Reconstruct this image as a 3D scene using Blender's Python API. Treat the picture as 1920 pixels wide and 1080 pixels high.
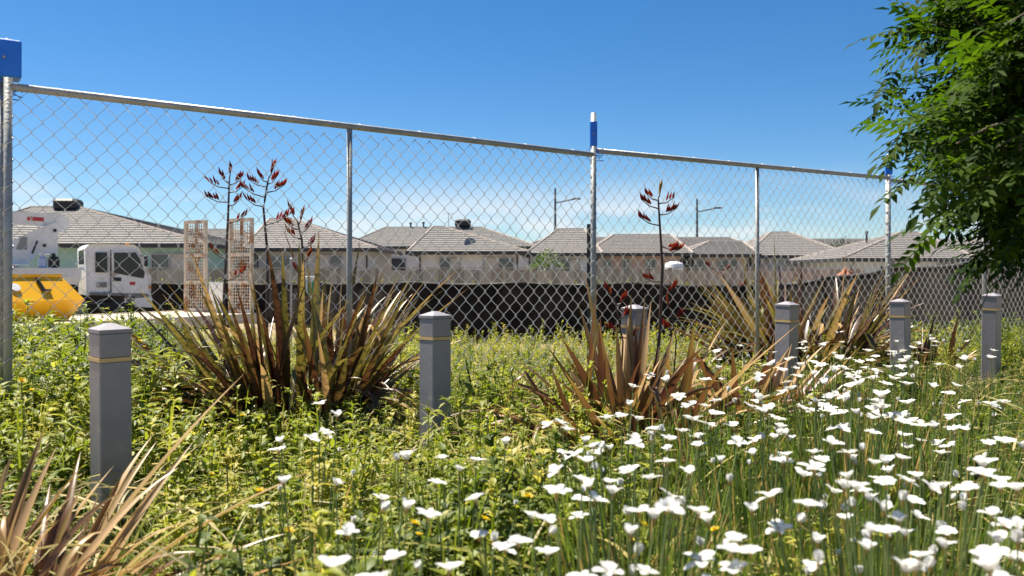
import bpy, math, random
import numpy as np
from mathutils import Vector, Matrix, Quaternion

for o in list(bpy.data.objects):
    bpy.data.objects.remove(o)
scene = bpy.context.scene
col = scene.collection
R = math.radians
rng = np.random.default_rng(11)
random.seed(5)

# ------------------------------------------------------------------ camera
EYE, F = 0.92, 1600.0            # eye height (m), focal length in photo pixels
cam_d = bpy.data.cameras.new('camera')
cam = bpy.data.objects.new('camera', cam_d); col.objects.link(cam)
cam.location = (0, 0, EYE); cam.rotation_euler = (R(90), 0, 0)
cam_d.sensor_width = 36; cam_d.lens = 30; cam_d.shift_y = -25 / 1920
cam_d.clip_start = 0.05; cam_d.clip_end = 3000
cam_d.dof.use_dof = True; cam_d.dof.focus_distance = 4.7; cam_d.dof.aperture_fstop = 4.5
scene.camera = cam

# ------------------------------------------------------------------ sky, sun, exposure
SUN = Vector((-0.36, 0.29, 0.885)).normalized()
world = bpy.data.worlds.new('World'); scene.world = world; world.use_nodes = True
wn, wl = world.node_tree.nodes, world.node_tree.links
wn.clear()
w_out = wn.new('ShaderNodeOutputWorld'); w_bg = wn.new('ShaderNodeBackground')
w_sky = wn.new('ShaderNodeTexSky'); w_sky.sky_type = 'NISHITA'; w_sky.sun_disc = False
w_sky.sun_elevation = math.asin(SUN.z); w_sky.sun_rotation = math.atan2(SUN.x, SUN.y)
w_sky.altitude = 50; w_sky.air_density = 0.88; w_sky.dust_density = 0.12; w_sky.ozone_density = 5.0
w_bg.inputs['Strength'].default_value = 0.05
# low band of thin cloud all round the horizon
w_tc = wn.new('ShaderNodeTexCoord'); w_map = wn.new('ShaderNodeMapping')
w_map.inputs['Scale'].default_value = (2.6, 2.6, 11.0); w_map.inputs['Location'].default_value = (0.35, 0.1, 0.25)
w_no = wn.new('ShaderNodeTexNoise'); w_no.inputs['Scale'].default_value = 1.7; w_no.inputs['Detail'].default_value = 6
w_no.inputs['Roughness'].default_value = 0.55
w_r1 = wn.new('ShaderNodeMapRange'); w_r1.interpolation_type = 'SMOOTHSTEP'
for i, v in enumerate((0.43, 0.64, 0.0, 0.85)): w_r1.inputs[i + 1].default_value = v
w_sx = wn.new('ShaderNodeSeparateXYZ')
w_r2 = wn.new('ShaderNodeMapRange'); w_r2.interpolation_type = 'SMOOTHSTEP'
for i, v in enumerate((0.125, 0.045, 0.0, 1.0)): w_r2.inputs[i + 1].default_value = v
w_m = wn.new('ShaderNodeMath'); w_m.operation = 'MULTIPLY'
w_mix = wn.new('ShaderNodeMix'); w_mix.data_type = 'RGBA'
w_mix.inputs[7].default_value = (7.6, 7.7, 7.9, 1)
wl.new(w_tc.outputs['Generated'], w_map.inputs['Vector']); wl.new(w_map.outputs[0], w_no.inputs['Vector'])
wl.new(w_no.outputs['Fac'], w_r1.inputs[0]); wl.new(w_tc.outputs['Generated'], w_sx.inputs[0])
wl.new(w_sx.outputs['Z'], w_r2.inputs[0]); wl.new(w_r1.outputs[0], w_m.inputs[0]); wl.new(w_r2.outputs[0], w_m.inputs[1])
w_hs = wn.new('ShaderNodeHueSaturation'); w_hs.inputs['Saturation'].default_value = 1.27
wl.new(w_sky.outputs[0], w_hs.inputs['Color'])
wl.new(w_m.outputs[0], w_mix.inputs[0]); wl.new(w_hs.outputs[0], w_mix.inputs[6])
wl.new(w_mix.outputs[2], w_bg.inputs['Color']); wl.new(w_bg.outputs[0], w_out.inputs['Surface'])
sun_d = bpy.data.lights.new('sun', 'SUN'); sun_d.energy = 5.0; sun_d.angle = R(0.53); sun_d.color = (1.0, 0.93, 0.80)
sun = bpy.data.objects.new('sun', sun_d); col.objects.link(sun); sun.location = (-20, 15, 40)
sun.rotation_mode = 'QUATERNION'; sun.rotation_quaternion = SUN.to_track_quat('Z', 'Y')
vs = scene.view_settings
vs.view_transform = 'Standard'; vs.look = 'None'; vs.exposure = 1.34; vs.gamma = 1.0; vs.use_curve_mapping = False
scene.render.engine = 'CYCLES'

# ------------------------------------------------------------------ helpers
def wp(x, y, Z):
    """photo pixel at depth Z -> world point"""
    return Vector(((x - 960) / F * Z, Z, EYE + (515 - y) / F * Z))

def tag(o, label=None, cat=None, group=None, kind=None):
    if label: o['label'] = label
    if cat: o['category'] = cat
    if group: o['group'] = group
    if kind: o['kind'] = kind
    return o

def empty(name, loc, label, cat, group=None, rz=0.0):
    e = bpy.data.objects.new(name, None); col.objects.link(e)
    e.location = loc; e.rotation_euler = (0, 0, rz); e.empty_display_size = 0.2
    return tag(e, label, cat, group)

def link(name, me, parent=None):
    o = bpy.data.objects.new(name, me); col.objects.link(o)
    if parent is not None: o.parent = parent
    return o

class MB:
    """collects shapes into one mesh"""
    def __init__(s): s.v = []; s.f = []; s.m = []
    def add(s, vs_, fs_, mi=0):
        b = len(s.v); s.v += [tuple(v) for v in vs_]
        for f in fs_: s.f.append(tuple(b + i for i in f)); s.m.append(mi)
        return s
    def box(s, c, d, rz=0.0, mi=0, rot=None):
        M = rot if rot is not None else Matrix.Rotation(rz, 3, 'Z')
        p = [Vector(c) + M @ Vector((d[0] / 2 * i, d[1] / 2 * j, d[2] / 2 * k)) for k in (-1, 1) for j in (-1, 1) for i in (-1, 1)]
        return s.add(p, [(0, 2, 3, 1), (4, 5, 7, 6), (0, 1, 5, 4), (2, 6, 7, 3), (0, 4, 6, 2), (1, 3, 7, 5)], mi)
    def bbox(s, c, d, b=0.01, mi=0, M=None):
        """box with chamfered edges (three stacked octagon-like rings)"""
        x, y, z = d[0] / 2, d[1] / 2, d[2] / 2
        M = M or Matrix.Identity(3)
        def ring(ix, iy, zz, ch):
            a, e = x - ix, y - iy
            return [(-a + ch, -e, zz), (a - ch, -e, zz), (a, -e + ch, zz), (a, e - ch, zz), (a - ch, e, zz), (-a + ch, e, zz), (-a, e - ch, zz), (-a, -e + ch, zz)]
        rs = ring(b, b, -z, b * .6) + ring(0, 0, -z + b, b) + ring(0, 0, z - b, b) + ring(b, b, z, b * .6)
        fs = [tuple(range(7, -1, -1)), tuple(range(24, 32))]
        for k in range(3):
            for i in range(8):
                j = (i + 1) % 8
                fs.append((k * 8 + i, k * 8 + j, k * 8 + 8 + j, k * 8 + 8 + i))
        return s.add([Vector(c) + M @ Vector(p) for p in rs], fs, mi)
    def tube(s, pts, r, n=6, mi=0, cap=True):
        pts = [Vector(p) for p in pts]; rr = r if hasattr(r, '__len__') else [r] * len(pts)
        vs_, fs_ = [], []
        for i, p in enumerate(pts):
            t = (pts[min(i + 1, len(pts) - 1)] - pts[max(i - 1, 0)]).normalized()
            a = t.orthogonal() if abs(t.z) > .99 else t.cross(Vector((0, 0, 1)))
            a.normalize(); b = t.cross(a)
            for k in range(n):
                q = 2 * math.pi * k / n
                vs_.append(p + rr[i] * (math.cos(q) * a + math.sin(q) * b))
        for i in range(len(pts) - 1):
            for k in range(n):
                k2 = (k + 1) % n
                fs_.append((i * n + k, i * n + k2, (i + 1) * n + k2, (i + 1) * n + k))
        if cap: fs_.append(tuple(range(n - 1, -1, -1))); fs_.append(tuple((len(pts) - 1) * n + k for k in range(n)))
        return s.add(vs_, fs_, mi)
    def prism(s, poly, y0, y1, mi=0):
        """polygon in x,z extruded along y"""
        n = len(poly)
        vs_ = [(p[0], y0, p[1]) for p in poly] + [(p[0], y1, p[1]) for p in poly]
        fs_ = [tuple(range(n)), tuple(range(2 * n - 1, n - 1, -1))] + [(i, i + n, (i + 1) % n + n, (i + 1) % n) for i in range(n)]
        return s.add(vs_, fs_, mi)
    def lathe(s, prof, n=16, c=(0, 0, 0), axis='z', mi=0):
        vs_, fs_ = [], []
        for (r, h) in prof:
            for k in range(n):
                q = 2 * math.pi * k / n; a, b = r * math.cos(q), r * math.sin(q)
                p = (a, b, h) if axis == 'z' else ((a, h, b) if axis == 'y' else (h, a, b))
                vs_.append((c[0] + p[0], c[1] + p[1], c[2] + p[2]))
        for i in range(len(prof) - 1):
            for k in range(n):
                k2 = (k + 1) % n
                fs_.append((i * n + k, i * n + k2, (i + 1) * n + k2, (i + 1) * n + k))
        fs_.append(tuple(range(n))); fs_.append(tuple((len(prof) - 1) * n + k for k in range(n)))
        return s.add(vs_, fs_, mi)
    def mesh(s, name, mats, smooth=False):
        me = bpy.data.meshes.new(name); me.from_pydata(s.v, [], s.f)
        for m in (mats if isinstance(mats, (list, tuple)) else [mats]): me.materials.append(m)
        me.polygons.foreach_set('material_index', s.m)
        import bmesh
        bm = bmesh.new(); bm.from_mesh(me); bmesh.ops.recalc_face_normals(bm, faces=bm.faces); bm.to_mesh(me); bm.free()
        if smooth: me.polygons.foreach_set('use_smooth', [True] * len(me.polygons))
        return me
    def build(s, name, mats, parent=None, smooth=False):
        return link(name, s.mesh(name, mats, smooth), parent)

def np_mesh(name, V, Q, mats, tint=None, smooth=True, midx=None):
    V = np.ascontiguousarray(V.reshape(-1, 3), dtype=np.float32); Q = np.ascontiguousarray(Q, dtype=np.int32)
    me = bpy.data.meshes.new(name)
    me.vertices.add(len(V)); me.vertices.foreach_set('co', V.ravel())
    me.loops.add(Q.size); me.loops.foreach_set('vertex_index', Q.ravel())
    me.polygons.add(len(Q)); me.polygons.foreach_set('loop_start', np.arange(0, Q.size, 4, dtype=np.int32))
    for m in (mats if isinstance(mats, (list, tuple)) else [mats]): me.materials.append(m)
    if midx is not None: me.polygons.foreach_set('material_index', np.ascontiguousarray(midx, dtype=np.int32))
    me.polygons.foreach_set('use_smooth', np.full(len(Q), smooth))
    if tint is not None:
        a = me.attributes.new('tint', 'FLOAT', 'POINT'); a.data.foreach_set('value', np.ascontiguousarray(tint, dtype=np.float32).ravel())
    me.update(calc_edges=True)
    return me

def nrm(a): return a / np.maximum(np.linalg.norm(a, axis=-1, keepdims=True), 1e-9)

def strips(base, d, L, W, droop, nseg=4, fold=0.18, prof=None, twist=None, kink=None):
    """N leaves as folded strips, 3 verts across. Returns V (N,S,3,3) and quads."""
    N = len(base); s = np.linspace(0, 1, nseg + 1)
    if prof is None: prof = lambda t: np.clip(np.minimum(0.55 + 1.6 * t, 1.0) * (1 - t ** 3), 0.03, 1)
    P = base[:, None] + (L[:, None] * s)[..., None] * d[:, None]
    h = np.array([0, 0, 1.0])
    P[..., 2] -= droop[:, None] * L[:, None] * s ** 2.2
    out = d.copy(); out[:, 2] = 0; out = nrm(out)
    P += (out[:, None] * (0.25 * droop * L)[:, None, None]) * (s ** 2)[None, :, None]
    if kink is not None:
        k = np.clip(s[None] - kink[:, None], 0, 1) * L[:, None] * (kink < 1)[:, None]
        P -= d[:, None] * (k * 0.9)[..., None]; P[..., 2] -= k * 0.75
        P += out[:, None] * (k * 0.35)[..., None]
    T = np.empty_like(P); T[:, 1:-1] = P[:, 2:] - P[:, :-2]; T[:, 0] = P[:, 1] - P[:, 0]; T[:, -1] = P[:, -1] - P[:, -2]
    T = nrm(T)
    side = nrm(np.cross(d, np.broadcast_to(h, d.shape)) + 1e-5)
    if twist is not None:
        n0 = np.cross(side, d); side = side * np.cos(twist)[:, None] + n0 * np.sin(twist)[:, None]
    side = np.broadcast_to(side[:, None], P.shape)
    Nn = nrm(np.cross(side, T))
    w = (W[:, None] * prof(s)[None])[..., None]
    V = np.stack([P - side * w / 2 + Nn * w * fold, P, P + side * w / 2 + Nn * w * fold], axis=2)
    S = nseg + 1
    q = []
    for i in range(nseg):
        for k in range(2):
            q.append((i * 3 + k, i * 3 + k + 1, i * 3 + 3 + k + 1, i * 3 + 3 + k))
    q = np.array(q)
    Q = (np.arange(N) * S * 3)[:, None, None] + q[None]
    return V, Q.reshape(-1, 4)

def rand_dirs(n, lean_lo, lean_hi, az=None):
    a = rng.uniform(0, 2 * np.pi, n) if az is None else az
    l = rng.uniform(lean_lo, lean_hi, n)
    return np.stack([np.cos(a) * np.sin(l), np.sin(a) * np.sin(l), np.cos(l)], 1)

# ------------------------------------------------------------------ materials
MC = {}
def mat(name, c1, c2=None, rough=0.6, metal=0.0, scale=4.0, bump=0.0, bscale=None, spec=0.5, detail=5, stretch=None, dirt=None):
    if name in MC: return MC[name]
    m = bpy.data.materials.new(name); m.use_nodes = True; MC[name] = m
    n, l = m.node_tree.nodes, m.node_tree.links
    b = n['Principled BSDF']; b.inputs['Roughness'].default_value = rough; b.inputs['Metallic'].default_value = metal
    b.inputs['Specular IOR Level'].default_value = spec
    tc = n.new('ShaderNodeTexCoord'); src = tc.outputs['Object']
    if stretch:
        mp = n.new('ShaderNodeMapping'); mp.inputs['Scale'].default_value = stretch; l.new(src, mp.inputs[0]); src = mp.outputs[0]
    no = n.new('ShaderNodeTexNoise'); no.inputs['Scale'].default_value = scale; no.inputs['Detail'].default_value = detail
    l.new(src, no.inputs['Vector'])
    rp = n.new('ShaderNodeValToRGB'); rp.color_ramp.elements[0].position = .33; rp.color_ramp.elements[1].position = .68
    rp.color_ramp.elements[0].color = (*c1, 1); rp.color_ramp.elements[1].color = (*(c2 or c1), 1)
    l.new(no.outputs['Fac'], rp.inputs[0]); out = rp.outputs[0]
    if dirt:
        n2 = n.new('ShaderNodeTexNoise'); n2.inputs['Scale'].default_value = dirt[1]; n2.inputs['Detail'].default_value = 8; l.new(src, n2.inputs['Vector'])
        mr = n.new('ShaderNodeMapRange'); mr.inputs[1].default_value = dirt[2]; mr.inputs[2].default_value = dirt[2] + .12
        l.new(n2.outputs['Fac'], mr.inputs[0])
        mx = n.new('ShaderNodeMix'); mx.data_type = 'RGBA'; mx.inputs[7].default_value = (*dirt[0], 1)
        l.new(mr.outputs[0], mx.inputs[0]); l.new(out, mx.inputs[6]); out = mx.outputs[2]
    l.new(out, b.inputs['Base Color'])
    if bump:
        nb = n.new('ShaderNodeTexNoise'); nb.inputs['Scale'].default_value = bscale or scale * 6; nb.inputs['Detail'].default_value = 6
        l.new(src, nb.inputs['Vector'])
        bp = n.new('ShaderNodeBump'); bp.inputs['Strength'].default_value = bump; bp.inputs['Distance'].default_value = .02
        l.new(nb.outputs['Fac'], bp.inputs['Height']); l.new(bp.outputs[0], b.inputs['Normal'])
    return m

def leafmat(name, ramp, trans=0.4, rough=0.5, use_obj=False, spec=0.35, tboost=1.5, stripe=0.0):
    """thin leaf: diffuse/gloss front plus light passing through; colour chosen by the per-leaf tint"""
    m = bpy.data.materials.new(name); m.use_nodes = True
    n, l = m.node_tree.nodes, m.node_tree.links
    b = n['Principled BSDF']; b.inputs['Roughness'].default_value = rough; b.inputs['Specular IOR Level'].default_value = spec
    rp = n.new('ShaderNodeValToRGB'); e = rp.color_ramp.elements
    e[0].position = ramp[0][0]; e[0].color = (*ramp[0][1], 1); e[1].position = ramp[-1][0]; e[1].color = (*ramp[-1][1], 1)
    for p, c in ramp[1:-1]:
        x = e.new(p); x.color = (*c, 1)
    at = n.new('ShaderNodeAttribute'); at.attribute_name = 'tint'
    src = at.outputs['Fac']
    tc = n.new('ShaderNodeTexCoord')
    no = n.new('ShaderNodeTexNoise'); no.inputs['Scale'].default_value = 9.0; no.inputs['Detail'].default_value = 3; l.new(tc.outputs['Object'], no.inputs['Vector'])
    ma = n.new('ShaderNodeMath'); ma.operation = 'MULTIPLY_ADD'; ma.inputs[1].default_value = .35; l.new(no.outputs['Fac'], ma.inputs[0])
    sb = n.new('ShaderNodeMath'); sb.operation = 'SUBTRACT'; sb.inputs[1].default_value = .175; l.new(src, sb.inputs[0])
    l.new(sb.outputs[0], ma.inputs[2])
    l.new(ma.outputs[0], rp.inputs[0])
    l.new(rp.outputs[0], b.inputs['Base Color'])
    tr = n.new('ShaderNodeBsdfTranslucent')
    hs = n.new('ShaderNodeHueSaturation'); hs.inputs['Value'].default_value = tboost; hs.inputs['Saturation'].default_value = 1.1
    l.new(rp.outputs[0], hs.inputs['Color']); l.new(hs.outputs[0], tr.inputs['Color'])
    mx = n.new('ShaderNodeMixShader'); mx.inputs[0].default_value = trans
    l.new(b.outputs[0], mx.inputs[1]); l.new(tr.outputs[0], mx.inputs[2]); l.new(mx.outputs[0], n['Material Output'].inputs['Surface'])
    return m

M_WEED = leafmat('weed_leaf', [(0, (.055, .085, .012)), (.35, (.15, .19, .026)), (.7, (.28, .30, .045)), (1, (.42, .37, .10))], .44)
M_GRASS = leafmat('grass_blade', [(0, (.06, .10, .022)), (.45, (.15, .20, .045)), (.75, (.30, .29, .10)), (1, (.48, .38, .19))], .4)
M_IRIS = leafmat('iris_blade', [(0, (.05, .085, .016)), (.5, (.11, .165, .03)), (.85, (.20, .235, .05)), (1, (.42, .28, .12))], .42)
M_FLAX = leafmat('flax_leaf', [(0, (.042, .019, .013)), (.3, (.10, .044, .021)), (.55, (.105, .092, .024)), (.75, (.21, .17, .045)), (1, (.44, .28, .13))], .25, rough=.36, spec=.55, tboost=1.3)
M_FLAXR = leafmat('red_flax_leaf', [(0, (.055, .02, .016)), (.3, (.13, .058, .028)), (.55, (.175, .105, .038)), (.75, (.28, .19, .06)), (1, (.50, .33, .17))], .28, rough=.36, spec=.5, tboost=1.4)
M_TREE = leafmat('tree_leaf', [(0, (.005, .014, .0025)), (.5, (.012, .032, .004)), (1, (.06, .10, .011))], .36, rough=.65, spec=.08, tboost=2.5)
M_BUSH = leafmat('bush_leaf', [(0, (.04, .08, .02)), (1, (.12, .17, .04))], .35)
M_STALK = mat('flax_stalk', (.035, .02, .018), (.075, .035, .022), .5, scale=20)
M_FRED = leafmat('flax_flower', [(0, (.10, .02, .018)), (.5, (.26, .035, .03)), (.85, (.36, .09, .03)), (1, (.55, .42, .18))], .25, tboost=1.3)
M_GALV = mat('galvanised_steel', (.30, .31, .30), (.42, .42, .40), .5, .3, 14, .15, 60, dirt=((.24, .20, .16), 6, .62))
M_WIRE = mat('galvanised_wire', (.62, .61, .58), (.78, .77, .74), .4, .1, 30)
M_BLUE = mat('blue_plastic', (.012, .17, .78), (.02, .21, .85), .38, scale=12, bump=.05)
M_BOLL = mat('grey_post_paint', (.24, .225, .25), (.29, .275, .29), .42, scale=9, bump=.05, bscale=60, dirt=((.40, .36, .31), 13, .63))
M_BAND = mat('tan_band', (.60, .40, .16), (.70, .50, .24), .5, scale=30)
M_BLACK = mat('black_steel', (.012, .012, .013), (.02, .02, .02), .5)
M_SOIL = mat('soil', (.16, .115, .07), (.30, .23, .14), .95, scale=1.2, bump=.6, bscale=14)

# ------------------------------------------------------------------ ground
def ss(a, b, x):
    t = np.clip((x - a) / (b - a), 0, 1); return t * t * (3 - 2 * t)
def ground_h(X, Y):
    X, Y = np.asarray(X, float), np.asarray(Y, float)
    low = -0.65 * ss(9.5, 15, Y) + 0.2 * ss(36, 46, Y)
    right = ss(3.5, 8, X) * (1 - ss(20, 30, Y)) * .55
    bump = .03 * np.sin(X * 2.1 + .5) * np.cos(Y * 1.7) + .02 * np.sin(X * 5.3 + Y * 3.1)
    return low * (1 - right * .9) + bump * (1 - .6 * ss(20, 60, Y))
gx = np.unique(np.concatenate([-np.geomspace(30, 1500, 24)[::-1], np.arange(-30, 30.01, .4), np.geomspace(30, 1500, 24)]))
gy = np.unique(np.concatenate([-np.geomspace(6, 200, 12)[::-1], np.arange(-6, 62, .4), np.geomspace(62, 2500, 30)]))
GX, GY = np.meshgrid(gx, gy)
GV = np.stack([GX, GY, ground_h(GX, GY)], -1)
nx, ny = len(gx), len(gy)
ii = np.arange(ny - 1)[:, None] * nx + np.arange(nx - 1)[None]
GQ = np.stack([ii, ii + 1, ii + nx + 1, ii + nx], -1).reshape(-1, 4)
tag(link('ground', np_mesh('ground', GV, GQ, M_SOIL)), kind='structure')

# ------------------------------------------------------------------ houses
def roofmat(name, c1, c2):
    m = bpy.data.materials.new(name); m.use_nodes = True
    n, l = m.node_tree.nodes, m.node_tree.links; b = n['Principled BSDF']; b.inputs['Roughness'].default_value = .8
    tc = n.new('ShaderNodeTexCoord'); sx = n.new('ShaderNodeSeparateXYZ'); l.new(tc.outputs['Object'], sx.inputs[0])
    d = n.new('ShaderNodeMath'); d.operation = 'DIVIDE'; d.inputs[1].default_value = .125; l.new(sx.outputs['Z'], d.inputs[0])
    fr = n.new('ShaderNodeMath'); fr.operation = 'FRACT'; l.new(d.outputs[0], fr.inputs[0])
    no = n.new('ShaderNodeTexNoise'); no.inputs['Scale'].default_value = 2.5; no.inputs['Detail'].default_value = 8; no.inputs['Roughness'].default_value = .75; l.new(tc.outputs['Object'], no.inputs['Vector'])
    rp = n.new('ShaderNodeValToRGB'); rp.color_ramp.elements[0].color = (*c1, 1); rp.color_ramp.elements[1].color = (*c2, 1)
    rp.color_ramp.elements[0].position = .3; rp.color_ramp.elements[1].position = .7
    l.new(no.outputs['Fac'], rp.inputs[0]); l.new(rp.outputs[0], b.inputs['Base Color'])
    bp = n.new('ShaderNodeBump'); bp.inputs['Strength'].default_value = .3; bp.inputs['Distance'].default_value = .02; bp.invert = True
    l.new(fr.outputs[0], bp.inputs['Height']); l.new(bp.outputs[0], b.inputs['Normal'])
    return m
M_ROOF = [roofmat('roof_tile_grey', (.115, .108, .104), (.18, .168, .16)), roofmat('roof_tile_brown', (.13, .118, .112), (.20, .182, .172))]
M_RIDGE = mat('ridge_tile', (.24, .20, .175), (.33, .275, .24), .8, scale=6)
M_GUTTER = mat('charcoal_gutter', (.035, .033, .035), (.05, .05, .05), .5)
M_FRAMEW = mat('window_frame_grey', (.35, .35, .36), (.42, .42, .42), .5)
M_PANE = mat('window_pane', (.025, .035, .045), (.06, .075, .09), .06, scale=.8, spec=.9)
M_BLIND = mat('window_blind', (.5, .47, .42), (.6, .57, .52), .7)
WALLS = {'teal': mat('teal_render', (.34, .55, .49), (.40, .62, .55), .85, scale=3, bump=.2),
         'grey': mat('grey_render', (.48, .48, .48), (.56, .56, .55), .85, scale=3, bump=.2),
         'light': mat('pale_render', (.68, .66, .64), (.76, .74, .72), .85, scale=3, bump=.2),
         'pink': mat('pink_brick', (.42, .30, .26), (.54, .42, .36), .9, scale=9, bump=.3),
         'beige': mat('beige_brick', (.46, .40, .35), (.56, .50, .44), .9, scale=9, bump=.3),
         'blue': mat('blue_white_render', (.55, .62, .67), (.64, .70, .73), .85, scale=3, bump=.2)}
def house(label, Z, eL, eR, eY, rL, rR, rY, wall, depth=9.0, wins=(), roof=0, vents=(), rback=0.5):
    k = F / Z
    x0, x1 = (eL - 960) / k, (eR - 960) / k
    ez = EYE + (515 - eY) / k
    Zr = Z + depth * rback
    kr = F / Zr
    rx0, rx1 = (rL - 960) / kr, (rR - 960) / kr
    rz = EYE + (515 - rY) / kr
    cx = (x0 + x1) / 2
    gz = float(ground_h(cx, Z + 2)) - .05
    h = empty('house', (cx, Z, gz), label, 'house', 'single storey houses behind the paling fence')
    L = lambda x, y, z: (x - cx, y - Z, z - gz)
    ov = .5
    # walls, set in from the eaves
    w = MB(); bx0, bx1, by0, by1 = x0 + ov, x1 - ov, Z + ov, Z + depth - ov
    w.box(L((bx0 + bx1) / 2, (by0 + by1) / 2, (gz + ez) / 2), (bx1 - bx0, by1 - by0, ez - gz - .04))
    w.build('wall', WALLS[wall], h)
    # hipped roof
    r = MB()
    e = [L(x0, Z, ez + .06), L(x1, Z, ez + .06), L(x1, Z + depth, ez + .06), L(x0, Z + depth, ez + .06)]
    rr = [L(rx0, Zr, rz), L(rx1, Zr, rz)]
    r.add(e, [(3, 2, 1, 0)])
    for (A, B, C, D) in ((e[0], e[1], rr[1], rr[0]), (e[1], e[2], rr[1], rr[1]), (e[2], e[3], rr[0], rr[1]), (e[3], e[0], rr[0], rr[0])):
        A, B, C, D = map(Vector, (A, B, C, D)); nn = (B - A).cross(D - A).normalized()
        nc_ = max(6, int((A.lerp(B, .5) - C.lerp(D, .5)).length / .36)); low = None
        for q in range(nc_):      # each tile course laps over the one below
            t0, t1 = q / nc_, (q + 1) / nc_
            a0, b0, a1, b1 = A.lerp(D, t0) + nn * .04, B.lerp(C, t0) + nn * .04, A.lerp(D, t1) + nn * .004, B.lerp(C, t1) + nn * .004
            r.add([a0, b0, b1, a1], [(0, 1, 2, 3)])
            if low: r.add([low[0], low[1], b0, a0], [(0, 1, 2, 3)])
            low = (a1, b1)
    ro = r.build('roof', M_ROOF[roof], h)
    c = MB()
    for a, b in ((e[0], rr[0]), (e[1], rr[1]), (e[2], rr[1]), (e[3], rr[0]), (rr[0], rr[1])):
        if (Vector(a) - Vector(b)).length > .1: c.tube([a, b], .085, 6)
    c.build('ridge_cap', M_RIDGE, ro)
    g = MB(); t = .11
    g.box(L(cx, Z - .05, ez - .02), (x1 - x0 + .2, t, .17)); g.box(L(x0 - .05, Z + depth / 2 + .06, ez - .02), (t, depth, .17)); g.box(L(x1 + .05, Z + depth / 2 + .06, ez - .02), (t, depth, .17))
    g.build('gutter', M_GUTTER, ro)
    for qx in (bx0 + .12, bx1 - .12): MB().tube([L(qx, by0 - .42, ez - .1), L(qx, by0 - .05, ez - .35), L(qx, by0 - .05, gz)], .045, 6).build('downpipe', M_GUTTER, h)
    for (a, b, yt, blind) in wins:
        kz = F / by0
        xa, xb = (a - 960) / kz, (b - 960) / kz; zt = EYE + (515 - yt) / kz; zb = zt - 1.25
        m = MB(); fw = .07
        m.box(L((xa + xb) / 2, by0 - .03, zt), (xb - xa + 2 * fw, .1, fw)); m.box(L((xa + xb) / 2, by0 - .04, zb), (xb - xa + .2, .14, fw))
        for q in (xa - fw / 2, (xa + xb) / 2, xb + fw / 2): m.box(L(q, by0 - .03, (zt + zb) / 2), (fw, .09, zt - zb - fw))
        wo = m.build('window', M_FRAMEW, h)
        half = (xb - xa) / 2 - fw / 2
        for j, xc in enumerate((xa + half / 2, xb - half / 2)):
            MB().box(L(xc, by0 - .015, (zt + zb) / 2), (half, .02, zt - zb - fw)).build('pane', M_BLIND if blind == j + 1 else M_PANE, wo)
    for (vx, vy, kind) in vents:      # small roof furniture, at pixel of its foot
        p = L(*wp(vx, vy, Zr))
        v = MB()
        if kind == 'cooler':
            v.bbox((p[0], p[1], p[2] + .28), (1.15, 1.0, .6), .12); v.box((p[0], p[1], p[2] - .15), (.5, .5, .4))
            v.build('evaporative_cooler', M_BLACK, ro)
        elif kind == 'pipe':
            v.tube([(p[0], p[1], p[2] - .3), (p[0], p[1], p[2] + .3)], .06, 8); v.lathe([(.1, .3), (.1, .42), (.03, .46)], 8, (p[0], p[1], p[2])); v.build('vent_pipe', M_GUTTER, ro)
        elif kind == 'antenna':
            v.tube([(p[0], p[1], p[2] - .4), (p[0], p[1], p[2] + 1.0)], .025, 5)
            v.tube([(p[0] - .4, p[1], p[2] + .9), (p[0] + .4, p[1], p[2] + .95)], .018, 5)
            for q in (-.3, -.1, .1, .3): v.tube([(p[0] + q, p[1] - .25, p[2] + .92), (p[0] + q, p[1] + .25, p[2] + .92)], .012, 4)
            v.build('antenna', M_GALV, ro)
        elif kind == 'dish':
            pz = L(*wp(vx, vy, Z + 1.2)); pr = [(.02, .0), (.2, -.03), (.36, -.1), (.42, -.16)]
            v.lathe(pr, 16, (0, 0, 0), 'y'); v.tube([(0, -.02, 0), (.03, -.42, -.05)], .015, 5)
            v.tube([(0, .02, 0), (0, .18, -.2), (0, .18, -.75)], .03, 6)
            d = v.build('satellite_dish', MC.get('dish') or mat('dish', (.16, .18, .21), (.2, .22, .25), .5), ro); d.location = pz; d.rotation_euler = (R(-15), 0, R(35))
    return h
house('house with teal walls and black rooftop cooler, at the far left', 38, -150, 392, 460, 58, 146, 389, 'teal', 10, [(-40, 30, 480, 0), (286, 352, 476, 2)], 0, [(128, 395, 'cooler')])
house('low grey house behind the upright rusty trailer ramps', 50, 296, 520, 468, 340, 440, 431, 'blue', 9, [(392, 415, 482, 0)], 0)
house('grey house with peaked tiled roof above the purple flax', 43, 455, 708, 468, 505, 548, 411, 'grey', 9, [(507, 548, 483, 0), (598, 640, 478, 1)], 1)
house('pale house with a long roof behind the dish house', 58, 640, 1010, 464, 722, 905, 427, 'light', 10, [(700, 760, 484, 0)], 0, [(770, 428, 'pipe'), (794, 427, 'pipe'), (841, 424, 'antenna'), (868, 426, 'cooler')])
house('pale grey house with satellite dish on its roof', 45, 764, 992, 474, 812, 832, 426, 'light', 9, [(826, 862, 484, 2), (908, 962, 483, 1)], 0, [(880, 461, 'dish')], rback=.4)
house('grey house beside the black star picket, green bush in front', 47, 986, 1130, 477, 1046, 1096, 430, 'blue', 9, [(1052, 1085, 486, 2)], 1)
house('pink brick house behind the flax flower stalk', 48, 1100, 1300, 477, 1150, 1258, 441, 'pink', 9, [(1120, 1144, 485, 1), (1168, 1180, 486, 0), (1212, 1228, 486, 0)], 1)
house('beige house with dark framed windows between two fence posts', 50, 1282, 1425, 479, 1330, 1392, 453, 'beige', 9, [(1295, 1320, 487, 0), (1348, 1382, 487, 0)], 0)
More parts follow.
